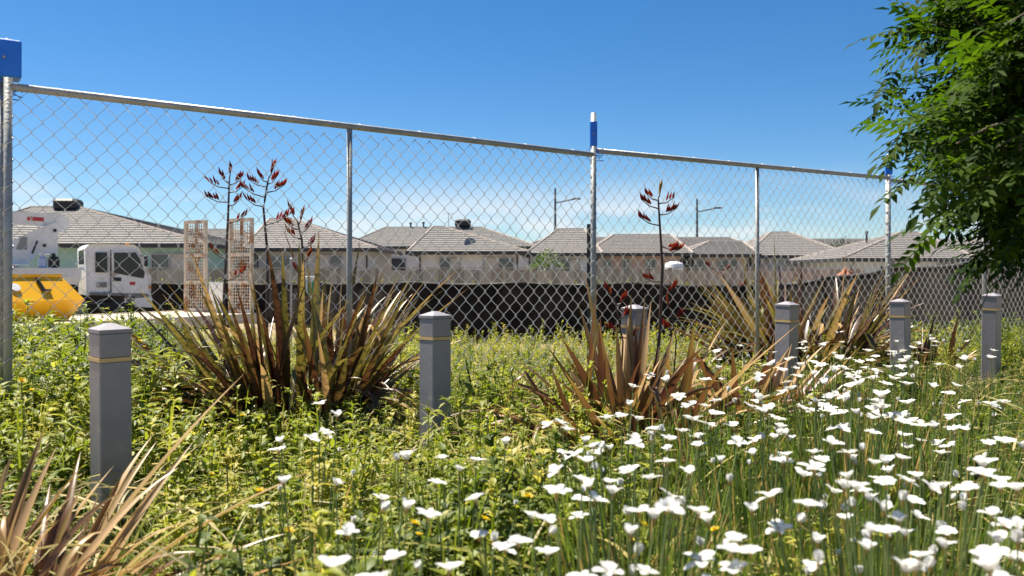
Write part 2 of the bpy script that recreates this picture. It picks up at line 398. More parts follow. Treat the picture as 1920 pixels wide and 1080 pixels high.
house('house with a pointed roof behind the tall bronze flax', 53, 1398, 1600, 481, 1445, 1480, 436, 'blue', 10, [(1412, 1440, 487, 2), (1540, 1568, 489, 0)], 1)
house('house with hipped roof partly behind the overhanging tree', 44, 1580, 1835, 487, 1690, 1722, 436, 'blue', 9, [(1665, 1690, 492, 2), (1760, 1790, 490, 0)], 1, [(1625, 448, 'pipe')])
house('far house seen low under the dark tree leaves', 60, 1790, 2080, 474, 1850, 1960, 440, 'light', 10, [(1830, 1870, 484, 0)], 0)

house('long low grey roofed house far behind, left of the second street lamp', 64, 960, 1425, 470, 1030, 1370, 446, 'light', 11, [], 1)
house('long low grey roofed house far behind the tall bronze flax', 66, 1370, 1860, 474, 1440, 1790, 449, 'light', 11, [], 0)
# ------------------------------------------------------------------ street lamps
for (x, yt, xe, ye, yb, lab) in ((1041, 353, 1086, 373, 435, 'street lamp rising above roofs left of the middle fence post'), (1307, 373, 1351, 390, 450, 'street lamp rising above roofs right of the middle fence post')):
    Z = 75; k = F / Z; top = wp(x, yt, Z); e = empty('street_lamp', (top.x, Z, -.45), lab, 'street lamp', 'street lamps behind the houses')
    H = top.z + .45
    MB().tube([(0, 0, 0), (0, 0, H * .5), (0, 0, H)], [.13, .11, .08], 8).build('pole', M_GUTTER, e)
    ax, az = (xe - x) / k, EYE + (515 - ye) / k + .45
    MB().tube([(0, 0, az - .35), (ax * .75, -.1, az - .05)], .06, 6).build('arm', M_GUTTER, e)
    MB().bbox((ax * .88, -.12, az), (.75, .3, .14), .04).build('lantern', M_GUTTER, e)

# ------------------------------------------------------------------ timber paling fence
pal_mats = [mat('paling_a', (.44, .375, .30), (.54, .47, .38), .9, scale=3, stretch=(8, 8, .6), bump=.4), mat('paling_b', (.30, .255, .20), (.38, .325, .265), .9, scale=3, stretch=(8, 8, .6), bump=.4)]
FZ = 34.0
pf = empty('paling_fence', (0, FZ, 0), 'long weathered timber paling fence in front of the houses', 'fence')
pmesh = []
for q in range(4):
    hh = 1.78 + .02 * q
    me = MB().bbox((0, 0, hh / 2), (.142, .02, hh), .004).mesh('paling', pal_mats[q % 2]); pmesh.append(me)
xf = -19.5
while xf < 14.0:
    o = link('paling', random.choice(pmesh), pf); o.location = (xf, (-.016 if round(xf / .15) % 2 else .004) + random.uniform(-.003, .003), float(ground_h(xf, FZ)) - .04 - .012 * math.sin(xf * .7) + random.uniform(-.012, .012)); o.rotation_euler = (0, random.uniform(-.006, .006), 0)
    xf += .15
fr = MB()
for z in (-.25, .45, .95): fr.box((-2.8, .06, z), (33.4, .05, .08))
fr.build('rail', pal_mats[1], pf)
MB().box((-2.8, 0, 1.19), (33.6, .10, .035)).build('capping', pal_mats[0], pf)

# things standing behind or near the paling fence
M_WHITE = mat('white_paint', (.70, .70, .69), (.80, .80, .79), .35, scale=3, dirt=((.5, .45, .38), 3, .66))
c = wp(1256, 497, 37)
cv = empty('water_tank', (wp(1264, 497, 37).x, 37.0, -.6), 'small white tank top behind the paling fence near red flax flowers', 'tank')
tank_prof = [(.40, 0), (.40, 1.95)]
for q in range(12): tank_prof += [(.40, .1 + q * .15), (.42, .13 + q * .15), (.40, .16 + q * .15)]
tank_prof = sorted(set(tank_prof), key=lambda p: p[1]) + [(.36, 2.02), (.16, 2.09)]
MB().lathe(tank_prof, 20).build('shell', M_WHITE, cv, True)
MB().lathe([(.14, 2.08), (.14, 2.13), (.05, 2.15)], 14).build('lid', M_GUTTER, cv)

def leafball(center, rx, ry, rz, n, ll, lw, droop=.25, shell=.5):
    u = nrm(rng.normal(size=(n, 3))); rad = rng.uniform(shell, 1, n) ** .6
    lump = 1 + .25 * np.sin(u[:, 0] * 5 + 1) * np.sin(u[:, 1] * 4 + 2) + .15 * np.sin(u[:, 2] * 9)
    P = np.array(center) + u * (rad * lump)[:, None] * np.array([rx, ry, rz])
    d = nrm(u + rng.normal(size=(n, 3)) * .7)
    return strips(P, d, rng.uniform(.7, 1.3, n) * ll, rng.uniform(.8, 1.2, n) * lw, np.full(n, droop), 2, .15)
def small_tree(name, label, cat, loc, height, rx, rz, n, ll, lw, material, group=None):
    e = empty(name, loc, label, cat, group)
    t = MB(); t.tube([(0, 0, 0), (.05, 0, height * .4), (0, .03, height * .75)], [.09, .07, .03], 7)
    for q in range(5):
        a = q * 1.26; t.tube([(.04, 0, height * .45), (rx * .5 * math.cos(a), rx * .5 * math.sin(a), height * .8)], [.04, .012], 5)
    t.build('trunk', mat('bark_grey', (.11, .09, .07), (.2, .17, .14), .9, scale=12, bump=.5), e)
    V, Q = leafball((0, 0, height - rz), rx, rx, rz, n, ll, lw)
    tag(link('crown', np_mesh('crown', V, Q, material, np.repeat(rng.uniform(0, 1, n), 9)), e), kind='stuff')
M_OLIVE = leafmat('grey_green_leaf', [(0, (.05, .06, .045)), (1, (.14, .145, .11))], .25)
small_tree('round_tree', 'small round grey green tree between two roofs at right', 'tree', (wp(1577, 460, 62).x, 62, -.45), 3.75, 1.05, 1.1, 1500, .22, .09, M_OLIVE)
small_tree('garden_bush', 'bright green bush above the paling fence by the grey house', 'bush', (wp(1026, 490, 37).x, 37, -.6), 2.45, .75, .75, 900, .17, .08, M_BUSH)

# ------------------------------------------------------------------ black shade cloth fences
def clothmat():
    m = bpy.data.materials.new('shade_cloth'); m.use_nodes = True; n, l = m.node_tree.nodes, m.node_tree.links
    b = n['Principled BSDF']; b.inputs['Roughness'].default_value = .95; b.inputs['Specular IOR Level'].default_value = .05
    tc = n.new('ShaderNodeTexCoord'); no = n.new('ShaderNodeTexNoise'); no.inputs['Scale'].default_value = 1.6; no.inputs['Detail'].default_value = 8; l.new(tc.outputs['Object'], no.inputs['Vector'])
    rp = n.new('ShaderNodeValToRGB'); rp.color_ramp.elements[0].color = (.012, .011, .011, 1); rp.color_ramp.elements[1].color = (.040, .034, .029, 1); rp.color_ramp.elements[0].position = .35; rp.color_ramp.elements[1].position = .75
    l.new(no.outputs['Fac'], rp.inputs[0]); l.new(rp.outputs[0], b.inputs['Base Color']); return m
M_CLOTH = clothmat()
def cloth_fence(label, pts, tops, bottoms):
    """polyline in plan with a top and bottom height at each corner"""
    e = empty('shade_cloth_fence', (pts[0][0], pts[0][1], bottoms[0]), label, 'fence')
    o = Vector(e.location); P = [Vector((p[0], p[1], 0)) for p in pts]
    rows, NU = [], 0
    U = []
    for i in range(len(P) - 1):
        n = int((P[i + 1] - P[i]).length / .18) + 1
        for q in range(n): U.append((i, q / n))
    U.append((len(P) - 2, 1.0)); V = []
    for j in range(9):
        v = j / 8
        for (i, t) in U:
            p = P[i].lerp(P[i + 1], t); d = (P[i + 1] - P[i]).normalized(); nn = Vector((-d.y, d.x, 0))
            s = (p - P[0]).length; zt = tops[i] * (1 - t) + tops[i + 1] * t; zb = bottoms[i] * (1 - t) + bottoms[i + 1] * t
            sag = -.05 * abs(math.sin(s * math.pi / 2.4)) * v
            f = .05 * math.sin(s * 3.1 + v * 2) + .03 * math.sin(s * 7.7 - v * 3.1) + .02 * math.sin(s * 13 + v * 6)
            w = p + nn * f * (1.1 - v * .6); w.z = zb + (zt - zb) * v + sag
            V.append(w - o)
    n = len(U); Q = [(j * n + i, j * n + i + 1, j * n + n + i + 1, j * n + n + i) for j in range(8) for i in range(n - 1)]
    me = bpy.data.meshes.new('cloth'); me.from_pydata(V, [], Q); me.materials.append(M_CLOTH); me.polygons.foreach_set('use_smooth', [True] * len(Q)); link('cloth', me, e)
    hem = MB(); hem.tube([v + Vector((0, -.01, .01)) for v in V[8 * n:]], .022, 5); hem.build('top_hem', M_BLACK, e)
    s_ = 0
    for i in range(len(P) - 1):
        Ls = (P[i + 1] - P[i]).length; k = max(1, round(Ls / 2.4))
        for q in range(k):
            t = q / k; p = P[i].lerp(P[i + 1], t); zt = tops[i] * (1 - t) + tops[i + 1] * t; zb = bottoms[i] * (1 - t) + bottoms[i + 1] * t
            MB().tube([(p.x - o.x, p.y - o.y + .08, zb - o.z - .1), (p.x - o.x, p.y - o.y + .08, zt - o.z + .04)], .02, 5).build('post', M_BLACK, e)
cloth_fence('black shade cloth screen running below the paling fence', [(-19, 29.5), (-8, 28), (-2.6, 20), (3, 19), (5.55, 18.6)], [.62, .64, .74, .73, .66], [-.7, -.7, -.7, -.7, -.7])
cloth_fence('black shade cloth screen rising to the right under the tree', [(5.7, 18.3), (6.1, 14), (6.25, 11.5), (6.35, 9.5), (6.4, 7.6)], [.70, 1.02, 1.11, 1.14, 1.18], [-.65, -.5, -.35, -.2, -.1])
# red soil heap
hv = []; NR, NA = 8, 22
for i in range(NR + 1):
    r = i / NR
    for k in range(NA):
        a = 2 * math.pi * k / NA; w = 1 + .18 * math.sin(a * 3 + 1) + .1 * math.sin(a * 7)
        hv.append((2.0 * r * w * math.cos(a), 1.1 * r * w * math.sin(a), 1.75 * (1 - r) ** .8 * (1 + .12 * math.sin(a * 4 + r * 9)) - .1))
hf = [(i * NA + k, i * NA + (k + 1) % NA, (i + 1) * NA + (k + 1) % NA, (i + 1) * NA + k) for i in range(NR) for k in range(NA)]
mp_ = MB().add(hv, hf).build('soil_heap', mat('red_soil', (.34, .12, .06), (.46, .19, .10), .95, scale=3, bump=.8, bscale=12), smooth=True)
mp_.location = (wp(1590, 520, 31).x, 31.2, -.65); tag(mp_, 'orange red soil heap behind the tall bronze flax', 'soil heap')

# ------------------------------------------------------------------ boom truck
M_GLASS = mat('dark_glass', (.012, .016, .018), (.022, .028, .03), .08, spec=.35)
M_TYRE = mat('tyre', (.02, .02, .02), (.035, .033, .03), .8)
M_RED = mat('red_paint', (.45, .03, .03), (.5, .04, .04), .5)
M_DUST = mat('dusty_white_paint', (.74, .74, .73), (.84, .84, .83), .4, scale=2.2, dirt=((.42, .36, .28), 2.5, .60))
YAW = R(33)
TZ = 26.0
tp = wp(214, 515, TZ)
tk = empty('boom_truck', (tp.x, TZ, -.68), 'white cab-over truck with folded white boom lift, parked behind the trailer', 'truck', None, YAW)
# local: x forward, y left (away from camera is +y), z up; camera side at y = -0.95
def T(px_, py_):   # profile points traced at truck scale
    k = F / TZ * .97
    return ((px_ - 214) / k, EYE + .68 + (515 - py_) / (F / TZ))
prof = [T(162, 552), T(161, 505), T(160, 468), T(166, 461), T(180, 459.5), T(238, 460), T(246, 465), T(252, 478), T(261, 505), T(267, 520), T(266, 553), T(243, 556), T(235, 548), T(190, 546), T(176, 551)]
cb = MB(); n = len(prof)
ys = [(-.94, .93, .0), (-.97, 1.0, .0), (.93, 1.0, 0), (.90, .93, 0)]
cx_, cz_ = sum(p[0] for p in prof) / n, sum(p[1] for p in prof) / n
rings = []
for (y, s_, _) in ys: rings.append([(cx_ + (p[0] - cx_) * s_, y, cz_ + (p[1] - cz_) * s_) for p in prof])
cb.add([p for r_ in rings for p in r_], [tuple(range(n))] + [tuple(3 * n + i for i in range(n - 1, -1, -1))] + [(k * n + i, k * n + (i + 1) % n, (k + 1) * n + (i + 1) % n, (k + 1) * n + i) for k in range(3) for i in range(n)])
cabo = cb.build('cab', M_DUST, tk)
def side_poly(name, pts, m, parent, y=-.952, th=.02):
    P = [T(*p) for p in pts]; MBo = MB(); MBo.prism(P, y, y - th); return MBo.build(name, m, parent)
door = side_poly('door', [(203, 548), (202, 473), (240, 471), (247, 480), (258, 512), (262, 524), (262, 549)], M_DUST, tk, -.972, .012)
side_poly('window', [(206, 512), (205, 475), (241, 474), (248, 487), (256, 512), (254, 522), (243, 520)], M_GLASS, door, -.984, .008)
side_poly('handle', [(204, 527), (204, 520), (217, 520), (217, 527)], M_BLACK, door, -.984, .02)
side_poly('logo', [(231, 534), (231, 528), (240, 528), (240, 534)], M_RED, door, -.984, .004)
side_poly('rear_side_window', [(176, 511), (176, 475), (195, 475), (195, 511)], M_GLASS, tk, -.972, .012)
side_poly('seam', [(199.5, 548), (199.5, 470), (201, 470), (201, 548)], M_BLACK, tk, -.972, .004)
b0 = T(160, 500)
MB().box((T(160.4, 500)[0] - .0, 0, (T(0, 470)[1] + T(0, 497)[1]) / 2), (.03, 1.2, .42)).build('rear_window', M_GLASS, tk)
MB().tube([(T(232, 0)[0], -.5, T(0, 460)[1] - .05), (T(232, 0)[0], -.5, T(0, 456)[1])], .06, 10).build('beacon', mat('amber', (.6, .2, .02), (.6, .2, .02), .3), tk)
mm = MB(); mm.tube([(T(250, 0)[0], -.95, T(0, 480)[1]), (T(256, 0)[0], -1.15, T(0, 480)[1]), (T(256, 0)[0], -1.15, T(0, 500)[1])], .015, 5); mm.bbox((T(256, 0)[0], -1.17, T(0, 490)[1]), (.08, .18, .32), .02)
mm.build('mirror', M_BLACK, tk)
side_poly('bumper', [(240, 574), (240, 558), (268, 556), (269, 576)], M_DUST, tk, .9, 1.85)
ch = MB(); ch.box((-2.0, 0, .62), (5.6, .8, .22)); ch.build('chassis', M_BLACK, tk)
def wheel(parent, c, r=.42, w=.26):
    t = MB(); t.lathe([(r * .62, -w / 2), (r * .92, -w / 2), (r, -w * .32), (r, w * .32), (r * .92, w / 2), (r * .62, w / 2)], 24, c, 'y'); wo = t.build('wheel', M_TYRE, parent, True)
    t = MB(); t.lathe([(.02, -w / 2 + .05), (r * .35, -w / 2 + .03), (r * .42, -w / 2 + .07), (r * .6, -w / 2 + .0), (r * .62, w / 2 - .02)], 20, c, 'y'); t.build('rim', M_DUST, wo, True)
for y in (-.82, .82):
    wheel(tk, (T(208, 0)[0], y, .42)); wheel(tk, (-3.2, y, .42))
side_poly('sill_strip', [(166, 551), (166, 546), (262, 551), (262, 556)], mat('grey_trim', (.16, .16, .16), (.2, .2, .2), .6), tk, -.972, .01)
side_poly('indicator', [(262, 541), (262, 535), (266, 535), (266, 541)], MC['amber'], tk, -.972, .02)
side_poly('vent', [(178, 538), (178, 529), (194, 529), (194, 538)], MC['grey_trim'], tk, -.972, .008)
for q in (-1.15, -1.95): MB().lathe([(.02, -.3), (.24, -.3), (.26, -.27), (.26, .27), (.24, .3), (.02, .3)], 16, (q, -.72, .62), 'x').build('fuel_tank', M_GALV, tk, True)
MB().tube([(T(200, 0)[0], -.99, T(0, 514)[1]), (T(200, 0)[0], -1.03, T(0, 505)[1]), (T(200, 0)[0], -.99, T(0, 480)[1])], .014, 5).build('grab_handle', M_BLACK, tk)
# tray body
tr = MB(); tr.box((-2.95, 0, T(0, 506)[1] - .12), (3.9, 1.9, .34)); tr.box((-2.95, 0, T(0, 520)[1] - .1), (3.8, 1.8, .2))
tr.build('tray', M_DUST, tk)
for q in range(3): MB().box((-4.2 + q * 1.25, -.965, T(0, 508)[1] - .06), (1.05, .03, .26)).build('tray_locker', M_WHITE, tk)
# boom: knuckle plate and long arm
bm_ = MB(); bm_.prism([T(122, 478), T(93, 478), T(80, 492), T(78, 498), T(24, 497), T(28, 470), T(92, 432), T(122, 420)], -.32, .28)
kn = bm_.build('boom_knuckle', M_WHITE, tk)
side_poly('slot', [(58, 471), (66, 448), (75, 449), (75, 471)], mat('grey_slot', (.25, .25, .25), (.3, .3, .3), .6), kn, -.322, .012)
for (ux, uy) in ((117, 436), (101, 463)): MB().lathe([(.05, 0), (.05, -.03)], 10, (T(ux, uy)[0], -.322, T(ux, uy)[1]), 'y').build('pin', M_BLACK, kn)
arm = MB(); arm.prism([T(-120, 434), T(-120, 398), T(125, 405), T(137, 410), T(141, 418), T(139, 428), T(132, 435), T(122, 437), T(100, 428), T(60, 427), T(20, 431)], -.24, .2)
ar = arm.build('boom_arm', M_WHITE, tk)
side_poly('label_plate', [(75, 419), (76, 412), (101, 413), (100, 420)], M_RED, ar, -.242, .008)
MB().tube([(T(82, 0)[0], -.45, T(0, 478)[1]), (T(90, 0)[0], -.45, T(0, 455)[1])], .03, 6).build('control_lever', M_BLACK, kn)
# things on the tray
def can(label, px_, py_, m, w, h):
    p = T(px_, py_); e = MB(); e.bbox((0, 0, h / 2), (w, w * 1.1, h), .04); e.lathe([(.05, h), (.05, h + .08), (.03, h + .1)], 10)
    e.tube([(-w * .3, 0, h), (-w * .3, 0, h + .07), (w * .1, 0, h + .07)], .015, 5)
    o = e.build('jerry_can', m); o.location = tk.location + Matrix.Rotation(YAW, 3, 'Z') @ Vector((p[0], -.6, T(0, 506)[1] + .05)); o.rotation_euler = (0, 0, YAW); tag(o, label, 'jerry can')
can('white and blue jerry can on the truck tray behind the cab', 97, 512, mat('white_blue_plastic', (.5, .55, .7), (.7, .72, .8), .4, scale=5), .22, .3)
can('dark jerry can on the truck tray right behind the cab', 114, 512, M_BLACK, .28, .32)

# ------------------------------------------------------------------ flat trailer with raised ramps, yellow box on it
M_DECK = mat('dusty_deck', (.50, .42, .32), (.66, .58, .47), .9, scale=2, stretch=(1, 6, 6), bump=.4, dirt=((.30, .15, .07), 3, .62))
M_RUST = mat('rusty_white_steel', (.58, .50, .40), (.70, .64, .55), .7, scale=5, bump=.3, dirt=((.36, .17, .07), 5, .49))
rear = wp(408, 590, 17.0)
TYAW = R(60)
tl = empty('flat_trailer', (rear.x, 17.0, -.62), 'dusty flat trailer with two rusty white loading ramps standing up', 'trailer', None, TYAW)
# local x along trailer (0 at rear, negative toward drawbar), y across; camera side = -y
for q in range(9): MB().bbox((-2.8, -.95 + q * .2375, .76), (5.6, .225, .05), .006).build('deck_plank', M_DECK, tl)
for y in (-1.09, 1.09): MB().bbox((-2.8, y, .71), (5.65, .07, .19), .01).build('side_rail', M_DECK, tl)
MB().box((-2.8, 0, .60), (5.4, 1.2, .18)).build('chassis', M_BLACK, tl)
for x in (-2.2, -3.05):
    for y in (-.8, .8): wheel(tl, (x, y, .33), .33, .22)
MB().tube([(-5.6, 0, .6), (-7.0, 0, .5)], .06, 6).build('drawbar', M_RUST, tl)
for yc in (.64, -.66):
    e = MB(); H = 1.86
    for q in (-.29, .29): e.box((.0, yc + q, .78 + H / 2), (.075, .05, H))
    e.box((0, yc, .78 + H - .03), (.08, .58, .06)); e.box((0, yc, .82), (.08, .58, .08)); e.box((0, yc, .78 + H * .62), (.07, .56, .05)); e.box((0, yc, .78 + H * .33), (.07, .56, .05))
    rp_ = e.build('ramp', M_RUST, tl)
    sp = MB(); sp.box((.02, yc, .8 + H * .5), (.05, .045, H - .1)); sp.build('ramp_spine', mat('rust', (.20, .10, .05), (.33, .19, .10), .9, scale=12), rp_)
    g = MB()
    for j in range(28):
        z = .86 + j * (H - .14) / 28
        g.box((-.02, yc, z), (.014, .54, .012))
    for j in range(9): g.box((-.02, yc - .26 + j * .065, .80 + H * .5), (.012, .01, H - .1))
    g.build('ramp_grating', M_RUST, rp_)
MB().bbox((-.05, -.02, 1.09), (.05, .40, .62), .01).build('rear_panel', M_WHITE, tl)
yb = wp(70, 560, 15.2)
M_YEL = mat('yellow_paint', (.76, .37, .003), (.82, .43, .006), .38, scale=2.5, bump=.05, dirt=((.33, .18, .04), 4, .66))
yx = empty('yellow_steel_bin', tl.location + Matrix.Rotation(TYAW, 3, 'Z') @ Vector((-4.1, .6, .79)), 'yellow steel bin with sloped sides standing on the trailer', 'steel bin', None, TYAW)
yv = []
for (z, w, hl, hr) in ((0.0, .80, 1.0, .84), (.34, 1.0, 1.2, 1.0), (.73, .66, 1.05, .80)):
    yv += [(-hl, -w, z), (hr, -w, z), (hr, w, z), (-hl, w, z)]
y_ = MB().add(yv, [(3, 2, 1, 0), (8, 9, 10, 11)] + [(k * 4 + i, k * 4 + (i + 1) % 4, k * 4 + 4 + (i + 1) % 4, k * 4 + 4 + i) for k in range(2) for i in range(4)])
y_.build('body', M_YEL, yx)
rimm = MB()
for (a, b) in (((-1.05, -.66), (.80, -.66)), ((.80, -.66), (.80, .66)), ((.80, .66), (-1.05, .66)), ((-1.05, .66), (-1.05, -.66))):
    rimm.tube([(a[0], a[1], .735), (b[0], b[1], .735)], .028, 6)
rimm.build('rim', M_YEL, yx)
for x in (-.5, .35):
    hk = MB(); hk.tube([(x, -.73, .69), (x + .02, -.80, .61), (x + .03, -.90, .50)], .022, 6); hk.tube([(x - .02, -.89, .5), (x + .14, -.89, .5)], .022, 6); hk.build('hook', M_BLACK, yx)
d_ = MB().lathe([(.075, 0), (.075, -.012), (.04, -.014)], 16, (0, 0, 0), 'y').build('round_plate', M_WHITE, yx); d_.location = (-.05, -.84, .55); d_.rotation_euler = (R(-41), 0, 0)

# site bits near the shade cloth
def stake(label, px_, yt, Z, m, r=.02):
    p = wp(px_, yt, Z); gz = float(ground_h(p.x, Z)) - .1
    o = MB().tube([(0, 0, 0), (0, 0, (p.z - gz) * .5), (0, 0, p.z - gz)], r, 8).lathe([(r * 1.25, p.z - gz), (r * 1.25, p.z - gz + .02), (r * .5, p.z - gz + .03)], 8).build('stake', m)
    o.location = (p.x, Z, gz); return tag(o, label, 'stake')
stake('thin pale grey stake behind the flax, beside the green sign', 546, 487, 14, M_GALV, .018)
p = wp(579, 556, 20)
sg = empty('site_sign', (p.x, 20, -.62), 'green and white site sign board half hidden behind the flax', 'sign')
MB().bbox((0, 0, 1.25), (.36, .03, .5), .008).build('board', M_WHITE, sg)
for q in range(3): MB().box((-.1 + q * .1, -.02, 1.22), (.055, .012, .36)).build('stripe', mat('green_paint', (.01, .22, .12), (.015, .26, .15), .5), sg)
for q in (-.13, .13): MB().box((q, .02, .5), (.04, .03, 1.1)).build('post', M_GALV, sg)

# ------------------------------------------------------------------ chain link fence panels
TH = math.atan((3374 - 960) / F)
FD = Vector((math.sin(TH), math.cos(TH), 0)); P0 = Vector((-2.215, 3.75, 0)); PL = 3.296
FN = Vector((-FD.y, FD.x, 0))
def panel(start, zt0, zt1, post0, post1, label, seed, Lp=PL, mid=.485):
    e = empty('chain_link_fence', (start.x, start.y, 0), label, 'fence', 'chain link fence panels', math.atan2(FD.y, FD.x))
    zr = lambda u: zt0 + (zt1 - zt0) * u / Lp
    MB().tube([(.0, 0, zr(0)), (Lp * .5, 0, zr(Lp * .5)), (Lp, 0, zr(Lp))], .0175, 10).build('top_rail', M_GALV, e, True)
    MB().tube([(.0, 0, .08), (Lp, 0, .08)], .016, 8).build('bottom_rail', M_GALV, e, True)
    for u, zt in ((0, post0), (Lp, post1)):
        po = MB(); po.tube([(u, 0, -.05), (u, 0, zt)], .0175, 12); po.build('post', M_GALV, e, True)
    MB().tube([(Lp * mid, 0, .08), (Lp * mid, 0, zr(Lp * mid) - .015)], .015, 10).build('post', M_GALV, e, True)
    # wires: each one a zigzag that hooks into its neighbours
    n = 74; pu = Lp / n; pv = .049; rw = .0023 if seed < 3 else .0018; rr_ = random.Random(seed)
    ph = [rr_.uniform(0, 6) for _ in range(6)]
    def warp(u, v):
        b = math.sin(math.pi * u / Lp)
        return (u + b * (.012 * math.sin(v * 3.1 + ph[0]) + .008 * math.sin(u * 2.3 + v * 1.7 + ph[1])),
                .016 * math.sin(u * 1.9 + ph[2]) * math.sin(v * 1.8) + .006 * math.sin(u * 5 + v * 4 + ph[4]),
                v + .012 * math.sin(u * 2.7 + ph[3]) + .006 * math.sin(u * 6.1 + v * 3 + ph[5]))
    ki = np.arange(0, 40)
    for i in range(n):
        pts = []
        top = zr((i + .5) * pu) - .0
        k = 0
        while True:
            v = .075 + k * pv
            if v > top + .004: break
            left = (k + i) % 2 == 0
            u = (i if left else i + 1) * pu
            x, y, z = warp(u, v)
            y += (.0035 if left else -.0035)
            inset = .004 if left else -.004
            pts.append((x + inset * -1, y, min(z, top + .006)))
            k += 1
        me = MB().tube(pts, rw, 4, cap=False).mesh('wire', M_WIRE, True); link('wire', me, e)
    # selvage wire spiralled round the end posts and lashed along the top rail
    for u in (0.0, Lp):
        t = MB(); pp = []
        for q in range(int(1.62 / .012)):
            z = .1 + q * .012; a = z / .095 * 2 * math.pi
            pp.append((u + .0205 * math.cos(a), .0205 * math.sin(a), z))
        t.tube(pp, .0019, 4); t.build('spiral_tie', M_WIRE, e, True)
    for q in range(9):
        u = Lp * (q + .5) / 9; pp = [(u + .006 * j / 4, .0198 * math.cos(j * 1.3), zr(u) + .0198 * math.sin(j * 1.3)) for j in range(8)]
        MB().tube(pp, .0018, 4).build('rail_tie', M_WIRE, e, True)
    return e
o1 = Vector((.003, .045, 0))
panel(P0 - FD * PL + Vector((-.055, .045, 0)), 1.72, 1.76, 1.95, 1.94, 'chain link panel at the far left, only its end post in view', 1)
panel(P0, 1.747, 1.703, 1.955, 1.975, 'nearest chain link panel with flax and truck seen through it', 2)
panel(P0 + FD * PL + o1, 1.737, 1.762, 1.965, 1.97, 'chain link panel right of the middle blue clamp', 3)
panel(P0 + FD * PL * 2 + o1 * 1.6, 1.75, 1.76, 1.95, 1.96, 'chain link panel running behind the overhanging tree', 4)
panel(P0 + FD * PL * 3 + o1 * 2.2, 1.76, 1.75, 1.95, 1.96, 'farthest chain link panel at the right edge', 5)
def clamp(loc, w, d, h, label, rz):
    e = empty('fence_clamp', loc, label, 'clamp', 'blue plastic clamps on the fence posts', rz)
    MB().bbox((0, 0, h / 2), (w, d, h), .006).build('sleeve', M_BLUE, e)
    t = MB()
    for q in range(5):
        a = random.uniform(0, 6.28); r_ = .03
        t.tube([(.03 * math.cos(a), -.02, -.01), (.05 * math.cos(a + 1) + .02, -.03, -.03 - .015 * q), (.04 + .03 * math.sin(a), -.035, -.015 - .02 * q), (.055 + .02 * math.cos(a), -.02, -.05 - .01 * q)], .0022, 4)
    t.build('twisted_tie', M_BLUE, e)
    b = MB(); b.tube([(0, -d / 2 - .012, h * .5), (0, d / 2 + .012, h * .5)], .006, 6); b.build('bolt', M_GALV, e)
aa = math.atan2(FD.y, FD.x)
clamp((-2.245, 3.765, 1.785), .135, .12, .165, 'large blue clamp joining posts at the left edge', aa)
c1_ = P0 + FD * PL
clamp((c1_.x + .002, c1_.y + .022, 1.755), .048, .085, .165, 'blue clamp on the middle fence post against the sky', R(-5))
c2_ = P0 + FD * PL * 2
clamp((c2_.x + .004, c2_.y + .05, 1.79), .06, .085, .165, 'blue clamp half hidden by the tree leaves', R(-20))
c3_ = P0 + FD * PL * 3
clamp((c3_.x + .004, c3_.y + .08, 1.79), .06, .085, .165, 'blue clamp on the farthest fence post, behind the tree', R(-20))
pk = wp(1107, 420, 6.0)
sp_ = MB()
for q in range(3):
    a = q * 2.094 + .4; sp_.box((.012 * math.cos(a), .012 * math.sin(a), (pk.z + .1) / 2), (.03, .007, pk.z + .1), a)
o = sp_.build('star_picket', M_BLACK); o.location = (pk.x, 6.0, -.1); tag(o, 'black star picket right behind the middle fence post', 'picket')

# ------------------------------------------------------------------ bollards
bol = [((210), 2.83, 'nearest and leftmost square grey bollard with tan band'), (816, 3.72, 'square grey bollard beside the big flax clump'),
       (1187, 4.57, 'square grey bollard half hidden behind the bronze flax leaves'), (1472, 5.1, 'square grey bollard just left of white flowers and tall flax'),
       (1690, 5.65, 'square grey bollard beside the fence post under the tree'), (1857, 6.15, 'rightmost square grey bollard, deepest under the tree')]
for i, (bx, bz, lab) in enumerate(bol):
    topz = EYE - .160 + (.03 if i == 5 else 0)
    x = (bx - 960) / F * bz; g = float(ground_h(x, bz)) - .05
    e = empty('bollard', (x, bz, g), lab, 'bollard', 'grey bollards in a row', R(42.6 + [2, 0, 3, -2, 1, -1][i])); H = topz - g
    s_ = .1
    cap = MB(); z0 = H - .018
    cap.add([(-.052, -.052, z0 - .012), (.052, -.052, z0 - .012), (.052, .052, z0 - .012), (-.052, .052, z0 - .012), (-.052, -.052, z0), (.052, -.052, z0), (.052, .052, z0), (-.052, .052, z0), (-.01, -.01, H), (.01, -.01, H), (.01, .01, H), (-.01, .01, H)],
            [(3, 2, 1, 0), (8, 9, 10, 11)] + [(k * 4 + q, k * 4 + (q + 1) % 4, k * 4 + 4 + (q + 1) % 4, k * 4 + 4 + q) for k in range(2) for q in range(4)])
    cap.build('cap', M_BOLL, e)
    zb = z0 - .105
    MB().bbox((0, 0, (z0 - .012 + zb + .012) / 2), (s_, s_, z0 - .024 - zb), .004).build('head', M_BOLL, e)
    MB().box((0, 0, zb + .006), (s_ + .003, s_ + .003, .0125)).build('band', M_BAND, e)
    MB().bbox((0, 0, zb / 2), (s_, s_, zb), .004).build('post', M_BOLL, e)
    e.rotation_euler[0] = R([.6, -.8, 1.0, .5, -.9, 1.1][i]); e.rotation_euler[1] = R([-.7, .6, -.5, 1.0, .6, -1.4][i])

